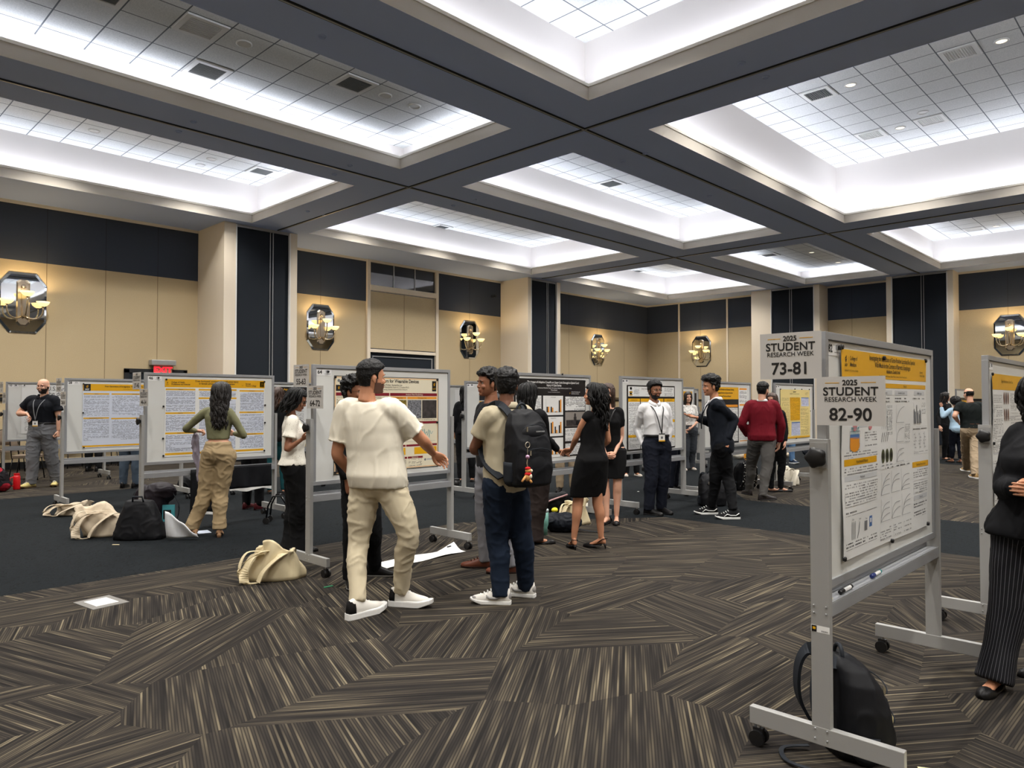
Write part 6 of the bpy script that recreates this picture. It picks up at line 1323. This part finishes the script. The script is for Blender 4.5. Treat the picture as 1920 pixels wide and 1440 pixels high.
tote('cream canvas tote bag crumpled on the carpet at the near foot of board 64', 516, 1084, 1.1, R(-35), M_canvas, 1)
tote('beige canvas tote slumped against the black trapezoid bag', 200, 1003, 1.25, R(-30), M_canvas2, 5)
t = tote('flattened cream tote with a black zigzag print beside the foot of board 28', 142, 964, 1.25, R(-40), M_canvas2, 9, flat=.5)
mb = MB()
for q in range(5):
    for r_ in range(4): mb.quad([(.1+r_*.03, -.17+.0*q, .02+q*.016), (.12+r_*.03, -.168, .026+q*.016), (.12+r_*.03, -.168, .034+q*.016), (.1+r_*.03, -.17, .028+q*.016)], M_ink)
raw(mb, 'print', t)
tote('white and tan tote with loose handles by the pale yellow board', 1478, 909, 1.2, R(-20), cloth_mat('off_white_canvas', (206, 200, 184)), 12, flat=1.1)
# black bags at board 46
P0 = floor_pt(262, 1010); t = thing('duffel_bag', 'plain black trapezoid bag standing in front of board 46', 'bag', P0, R(-42)); mb = MB(); rg = []
for z, a, b in ((0, .27, .13), (.04, .28, .14), (.2, .23, .12), (.36, .17, .09), (.42, .14, .06), (.43, .1, .03)): rg.append([(a*abs(cos(q))**.6*(1 if cos(q) > 0 else -1), b*abs(sin(q))**.7*(1 if sin(q) > 0 else -1), z) for q in [2*pi*i/28 for i in range(28)]])
mb.rings(rg, M_bag); vs, fs = remesh(mb, .012, 3, folds(.006, 8, 8, 3)); o = MB(); o.add(vs, fs, M_bag); raw(o, 'body', t, True); mb = MB(); mb.tube([(-.06, -.05, .4), (-.05, -.07, .47), (.05, -.07, .47), (.06, -.05, .4)], .01, M_bag3, n=8); mb.build('handle', t, smooth=True)
P0 = floor_pt(290, 985); t = soft('backpack', 'plum and black backpack leaning behind the trapezoid bag', 'backpack', P0, [((0, 0, .26), (.16, .15, .27)), ((.08, .02, .4), (.17, .14, .13)), ((-.12, .0, .3), (.12, .12, .2))], M_bag2, .012, 7, 6, R(-42)); ribbon([(.22, -.03, .4), (.3, -.04, .25), (.27, -.04, .06), (.16, -.05, .02)], .02, M_bag3, t); ribbon([(-.2, -.1, .42), (-.24, -.12, .25), (-.16, -.14, .1)], .035, M_bag3, t)
P0 = floor_pt(334, 1010); mb = MB(); vs = []; N = 10
for i in range(N+1):
    for j in range(N+1): u, v_ = i/N, j/N; vs.append((-.1+.34*u, -.06-.02*sin(u*7+v_*3)-.05*v_, .02+(.3-.26*u)*v_+.012*sin(u*13)*v_))
mb.add(vs, [(i*(N+1)+j, (i+1)*(N+1)+j, (i+1)*(N+1)+j+1, i*(N+1)+j+1) for i in range(N) for j in range(N)], mat('white_plastic', (214, 216, 220), .4)); o = raw(mb, 'plastic_sack', None, True); o.location = P0; o.rotation_euler.z = R(-42); s_ = o.modifiers.new('t', 'SOLIDIFY'); s_.thickness = .012; tag(o, 'crumpled white plastic sack spilling out right of the black trapezoid bag', 'sack')
P0 = floor_pt(297, 985); mb = MB(); mb.box((-.07, -.012, 0), (.07, .012, .2), M_teal); mb.box((-.06, -.014, .03), (.03, -.012, .14), M_ink); o = mb.build('folder', loc=V(P0)+V((.06, -.16, .06)), rz=R(-35)); tag(o, 'teal printed folder sticking out of the plum and black backpack', 'folder')
P0 = floor_pt(357, 925); soft('backpack', 'black backpack lying under the far end of board 28', 'backpack', P0, [((0, 0, .16), (.2, .15, .17)), ((.1, 0, .22), (.14, .12, .13))], M_bag, .012, 7, 8, R(-42))
P0 = floor_pt(357, 930); mb = MB(); mb.ball((0, 0, .04), (.05, .05, .045), mat('orange_wrap', (214, 120, 70), .5), n=10); o = mb.build('orange_pouch', loc=V(P0)+V((.1, -.1, .0)), smooth=True); tag(o, 'small orange pouch beside the plum backpack under board 46', 'pouch')
for k, (px, py, a, c_, l_) in enumerate(((335, 999, 20, (214, 216, 214), 'loose white leaflet on the dark carpet at the left heel of the woman in green'), (381, 998, -10, (196, 206, 222), 'pale blue printed leaflet between the feet of the woman in green'), (345, 992, 40, (206, 206, 200), 'folded leaflet beside the white plastic sack'))):
    mb = MB(); mb.box((-.07, -.1, .001), (.07, .1, .006), mat('leaflet%d' % k, c_, .5)); o = mb.build('leaflet', loc=floor_pt(px, py), rz=R(a)); tag(o, l_, 'leaflet')
mb = MB(); mb.box((-.035, -.007, .001), (.035, .007, .008), M_canvas); o = mb.build('wood_stick', loc=floor_pt(217, 1022), rz=R(-45)); tag(o, 'tiny pale stick lying alone on the dark carpet', 'stick')
mb = MB(); mb.box((-.02, -.012, .001), (.02, .012, .006), M_white); o = mb.build('paper_scrap', loc=floor_pt(1197, 922)); tag(o, 'tiny white scrap on the dark carpet left of the white-shirted man', 'scrap')
# clothes hung on the tray rail of board 46
def drape(lab, X0, X1, y, z1, z0, m, hem=True, seed=0, nm='hanging_shirt', cat='shirt', taper=0):
    t = thing(nm, lab, cat, ((X0+X1)/2, y, z0)); N, M_ = 16, 10; W = X1-X0
    def grid(za, zb, mm, name, dy=0):
        mb = MB(); vs = []
        for j in range(M_+1):
            z = za+(zb-za)*j/M_; k_ = (z1-z)/(z1-z0)
            for i in range(N+1): u = i/N; vs.append(((u-.5)*W*(1+taper*k_), dy-.02*sin(u*19+seed)*k_-.012*sin(u*8+z*9+seed)*k_, z-z0+.012*sin(u*9+seed)*(k_ > .9)))
        mb.add(vs, [(j*(N+1)+i, j*(N+1)+i+1, (j+1)*(N+1)+i+1, (j+1)*(N+1)+i) for j in range(M_) for i in range(N)], mm); o = raw(mb, name, t, True); s_ = o.modifiers.new('t', 'SOLIDIFY'); s_.thickness = .012; return o
    grid(z1, z0+.035, m, 'cloth'); 
    if hem: grid(z0+.04, z0, M_white, 'hem', .001)
    return t
drape('black garment with a wavy white hem hanging at the right end under board 46', 4.1, 4.66, 8.92, .70, .38, M_bag, True, 1)
drape('long black garment with a white edge hanging between the legs of the woman in green', 3.62, 4.05, 8.92, .69, .12, M_bag, True, 4)
# lavender cloth in her hand
g = [q for q in bpy.data.objects if q.get('label', '').startswith('person seen from behind in a sage')][0]; hp_ = at(368, 812, depth_of(g.location)+.2)
mb = MB(); pts = [(hp_+V((0, 0, -.0)), (.03, .02)), (hp_+V((-.01, 0, -.08)), (.07, .03)), (hp_+V((.0, .0, -.25)), (.06, .035)), (hp_+V((.03, -.02, -.42)), (.055, .03)), (hp_+V((.04, -.03, -.56)), (.05, .025))]
mb2 = MB(); mb2.tube([a for a, b in pts], [b for a, b in pts], cloth_mat('lavender_fleece', (150, 142, 156)), n=20); vs, fs = remesh(mb2, .012, 3, folds(.014, 14, 4, 3)); o_ = MB(); o_.add([v-hp_ for v in vs], fs, cloth_mat('lavender_fleece', (150, 142, 156))); o = raw(o_, 'folded_sweatshirt', None, True); o.location = hp_; tag(o, 'pale lavender sweatshirt held in the left hand of the woman in green', 'sweatshirt')
# walker frame behind the white blouse
P0 = floor_pt(524, 980); t = thing('rolling_walker', 'low shiny black tubular frame with small wheels by the white blouse', 'walker', P0, R(-40)); mb = MB()
for y in (-.1, .1): mb.tube([(-.14, y, .05), (-.12, y, .22), (-.06, y, .34), (.04, y, .34), (.11, y, .22), (.13, y, .05)], .011, mat('gloss_black_tube', (24, 24, 28), .12, .5), n=10)
mb.tube([(-.14, -.1, .08), (-.14, .1, .08)], .009, M_bag3, n=8); mb.tube([(.13, -.1, .08), (.13, .1, .08)], .009, M_bag3, n=8); mb.build('frame', t, smooth=True)
for x in (-.14, .13):
    for y in (-.1, .1): mb = MB(); mb.tube([(x, y-.015, .04), (x, y+.015, .04)], .04, M_black, n=16); mb.build('wheel', t)
# paper banner on the floor by board 64
P0 = floor_pt(792, 1047); A, B = floor_pt(708, 1063), floor_pt(862, 1032); d_ = (B-A); L_ = d_.length; mb = MB(); vs = []
for i in range(15):
    for j in range(6): u, v_ = i/14, j/5; w_ = .28-.1*u; vs.append((L_*(u-.5), (v_-.5)*w_, .004+.006*(1+sin(u*11+v_*3))+(.06*max(0, u-.8)*5*max(0, v_-.5)*2)))
mb.add(vs, [(i*6+j, (i+1)*6+j, (i+1)*6+j+1, i*6+j+1) for i in range(14) for j in range(5)], M_white); o = raw(mb, 'paper_banner', None, True); o.location = (A+B)/2; o.rotation_euler.z = math.atan2(d_.y, d_.x); s_ = o.modifiers.new('t', 'SOLIDIFY'); s_.thickness = .002; tag(o, 'long white paper strip lying curled on the carpet by the far foot of board 64', 'paper')
mb = MB(); mb.box((-.03, -.008, .0), (.03, .008, .01), M_black); o = mb.build('binder_clip', loc=V(floor_pt(842, 1034))+V((0, 0, .045)), rz=.3); tag(o, 'small black clip resting on the curled white paper strip', 'clip')
mb = MB(); mb.box((-.03, -.01, .001), (.05, .01, .006), mat('green_tape', (40, 130, 90), .5)); o = mb.build('green_tape', loc=floor_pt(614, 1101), rz=0); tag(o, 'scrap of green tape by the near caster of board 64', 'tape')
# pink phone held by the woman in the white blouse
b_ = BLOUSE; q = at(573, 777, b_.w0+.1); mb = MB(); mb.box((-.035, -.005, -.07), (.035, .005, .07), mat('pink_case', (206, 92, 150), .4)); o = mb.build('pink_phone', bevel=.004, loc=q, rz=R(-30)); o.location = b_.base+b_.j['wrR']+V((.06, -.04, .12)); tag(o, 'pink phone held up by the woman in the white blouse', 'phone')
# heap by the black poster
P0 = floor_pt(1032, 972); t = soft('duffel_bag', 'black and pale pink duffel bag on top of the heap under the black poster', 'bag', P0, [((0, 0, .2), (.24, .13, .14)), ((.14, 0, .25), (.13, .1, .1))], M_bag, .012, 8, 2, R(-40)); mb = MB(); mb.tube([(-.2, -.13, .17), (0, -.15, .26), (.2, -.12, .32)], [(.03, .01)]*3, mat('dusty_pink', (170, 132, 132), .7), n=8); mb.build('side_band', t, smooth=True)
P0 = floor_pt(1066, 972); tote('cream and leopard trimmed tote standing in the heap under the black poster', 1078, 982, .9, R(-40), M_canvas, 15, flat=1.25)
P0 = floor_pt(1056, 996); t = soft('backpack', 'navy black backpack lying flat at the front of the heap under the black poster', 'backpack', P0, [((0, 0, .1), (.22, .15, .12)), ((-.1, 0, .12), (.14, .13, .1))], cloth_mat('navy_nylon', (22, 26, 34), .6), .014, 9, 11, R(-42)); ribbon([(.18, -.06, .03), (.35, -.12, .012), (.52, -.1, .012)], .03, M_bag3, t)
mb = MB(); mb.ball((0, 0, 0), (.045, .035, .03), mat('tennis_yellow', (224, 214, 40), .8), n=14); o = mb.build('yellow_pouch', loc=V(floor_pt(1040, 990))+V((0, 0, .215)), smooth=True); tag(o, 'bright yellow round pouch resting on the navy black backpack', 'pouch')
def tumbler(lab, px, py, h, r, body, lid, nm='tumbler'):
    t = thing(nm, lab, 'cup', floor_pt(px, py)); mb = MB(); mb.lathe([(r*.72, 0), (r*.74, h*.3), (r, h*.42), (r*1.02, h*.9)], body, caps=True); mb.build('cup_body', t, smooth=True); mb = MB(); mb.lathe([(r*1.05, h*.9), (r*1.05, h), (r*.9, h*1.02)], lid, caps=True); mb.build('lid', t, smooth=True); return t
t = tumbler('mint green tumbler with a pale lid standing beside the heap of bags', 1021, 1003, .29, .045, mat('mint_steel', (110, 164, 152), .35), mat('clear_lid', (196, 208, 210), .2))
mb = MB(); mb.tube([(-.02, 0, .29), (-.03, 0, .35)], .004, M_white, n=8); mb.build('straw', t)
P0 = floor_pt(996, 1002); t = soft('mesh_bag', 'grey see-through drawstring bag left of the mint tumbler', 'bag', P0, [((0, 0, .15), (.055, .07, .16)), ((.03, 0, .07), (.06, .07, .08))], mat('grey_film', (104, 110, 116), .35), .014, 12, 14, R(-40)); mb = MB(); mb.tube([(-.07, -.05, .03), (-.075, -.05, .19), (-.1, -.05, .21)], .011, M_white, n=8); mb.build('handle', t, smooth=True)
tumbler('dark lidded coffee cup on the carpet beyond the end of board 64', 857, 920, .2, .045, M_black, M_black, 'coffee_cup')
P0 = floor_pt(1092, 962); soft('white_shoe_bag', 'pale crumpled bag on the carpet between the bare legs', 'bag', P0, [((0, 0, .07), (.16, .1, .08))], cloth_mat('off_white_canvas', (206, 200, 184)), .014, 10, 18, R(-40))
P0 = floor_pt(846, 876); mb = MB(); mb.ball((0, 0, .05), (.07, .05, .05), mat('hot_pink', (206, 40, 84), .5), n=12); mb.ball((.02, 0, .12), (.05, .04, .04), mat('hot_pink'), n=12); o = mb.build('pink_pouch', loc=P0, smooth=True); tag(o, 'bright pink pouch on the dark carpet past the end of board 64', 'pouch')
# bags by the suit and sweater
backpack('black backpack with a small grey tag standing behind the man in the dark suit', floor_pt(1330, 946), R(-40)+pi, .4, .46, .25, seed=7)
backpack('black backpack with white patterned straps behind the dark red sweater', floor_pt(1402, 920), R(-25), .38, .5, .26, seed=9, accent=cloth_mat('spotted_strap', (20, 20, 22), spots=(30, (226, 226, 220), .3)))
P0 = floor_pt(1386, 861); soft('white_pouch', 'white rounded bag on the far carpet left of the grey trousers', 'bag', P0, [((0, 0, .1), (.17, .12, .1))], mat('ivory_vinyl', (214, 210, 196), .5), .01, 7, 21, R(-40))
mb = MB(); mb.box((-.06, -.03, 0), (.06, .03, .22), mat('amber_box', (222, 150, 30), .5)); o = mb.build('amber_box', loc=floor_pt(1400, 862), rz=R(-40)); tag(o, 'upright orange yellow box beside the white rounded bag', 'box')
P0 = floor_pt(1467, 858); soft('pale_sack', 'pale sack hanging low beyond the pale yellow board', 'bag', P0, [((0, 0, .14), (.13, .1, .15)), ((.05, 0, .07), (.15, .11, .08))], M_canvas2, .014, 8, 24, R(-40))
P0 = floor_pt(1530, 858); soft('dark_luggage', 'dark navy luggage heap beyond the pale yellow board', 'bag', P0, [((0, 0, .16), (.4, .16, .17))], cloth_mat('navy_nylon', (22, 26, 34), .6), .014, 6, 25, R(-40))
# red bag and bottle by the bald man
P0 = floor_pt(-8, 922); soft('backpack', 'red and black backpack on the carpet beside the bald man', 'backpack', P0, [((0, 0, .2), (.22, .14, .21)), ((.1, 0, .12), (.14, .13, .12))], cloth_mat('red_black_nylon', (24, 20, 24), spots=(6, (140, 26, 40), .5)), .014, 8, 27, R(-45))
t = thing('water_bottle', 'bright red water jug beside the red and black backpack', 'bottle', floor_pt(31, 918)); mb = MB(); mb.lathe([(.05, 0), (.055, .02), (.055, .22), (.04, .25)], mat('gloss_red', (200, 20, 28), .3), caps=True); mb.build('jug', t, smooth=True); mb = MB(); mb.lathe([(.045, .25), (.045, .28)], mat('gloss_red'), caps=True); mb.build('lid', t); mb = MB(); mb.tube([(-.05, 0, .22), (-.1, 0, .2), (-.1, 0, .08), (-.05, 0, .06)], .01, mat('gloss_red'), n=8); mb.build('handle', t, smooth=True)
# marker on the tray of the edge-cut board
marker((5.95, 1.11, .688), .05, M_navyc, M_white, 'marker pen with a blue cap on the tray of the edge-cut board')
# small camera bracket near the second pocket
cm = CAM+ray(925, 555)*((YW-.1-CAM.y)/ray(925, 555).y); t = thing('security_camera', 'tiny camera bracket at the edge of the navy wall band by the second pocket', 'camera', cm); mb = MB(); mb.box((-.04, -.1, -.04), (.06, .09, .04), M_bag3); mb.build('housing', t, bevel=.005); mb = MB(); mb.tube([(0, -.1, 0), (0, -.13, 0)], .03, M_black, n=14); mb.build('lens', t)
# wall chairs
M_cf = cloth_mat('taupe_upholstery', (122, 108, 94)); M_cl = mat('chair_black_steel', (20, 20, 22), .35, .5)
def chair():
    t = thing('stacking_chair', 'x', 'chair'); mb = MB(); mb.rings([[(x*.21, y*.21, z) for x, y in ((-1, -1), (-.7, -1.08), (.7, -1.08), (1, -1), (1.02, .9), (.9, 1), (-.9, 1), (-1.02, .9))] for z in (.42, .44, .47, .478)], M_cf); mb.build('seat', t, bevel=.01)
    mb = MB(); rg = []
    for z, w_, y in ((.56, .19, .2), (.7, .2, .225), (.82, .19, .24), (.88, .14, .245), (.9, .08, .247)): rg.append([(w_*cos(q), y+.02*sin(q), z) for q in [2*pi*i/16 for i in range(16)]])
    mb.rings(rg, M_cf); mb.build('backrest', t, smooth=True)
    mb = MB(); mb.tube([(-.2, .2, .42), (-.21, .225, .7), (-.17, .25, .88), (0, .255, .925), (.17, .25, .88), (.21, .225, .7), (.2, .2, .42)], .011, M_cl, n=8); mb.build('back_frame', t, smooth=True)
    for x in (-1, 1):
        for y in (-1, 1): mb = MB(); mb.tube([(x*.19, y*.19, .42), (x*.215, y*.24, .0)], .011, M_cl, n=8); mb.build('leg', t, smooth=True)
    return t
ch0 = chair(); CP = [(0.9, 18.2, 62)]+[(1.9+.62*k, 18.75, 0) for k in range(9)]
for k, (x, y, a) in enumerate(CP):
    o = ch0 if k == 0 else copy_tree(ch0); o.location = (x+(2.7 if k == 0 else 0), y-(1.6 if k == 0 else 0), 0); o.rotation_euler.z = R(a)
    tag(o, 'taupe chair standing apart from the row, behind the red and black backpack' if k == 0 else 'taupe stacking chair lined up along the tan wall behind the left boards', 'chair', 'stacking chairs along the wall')
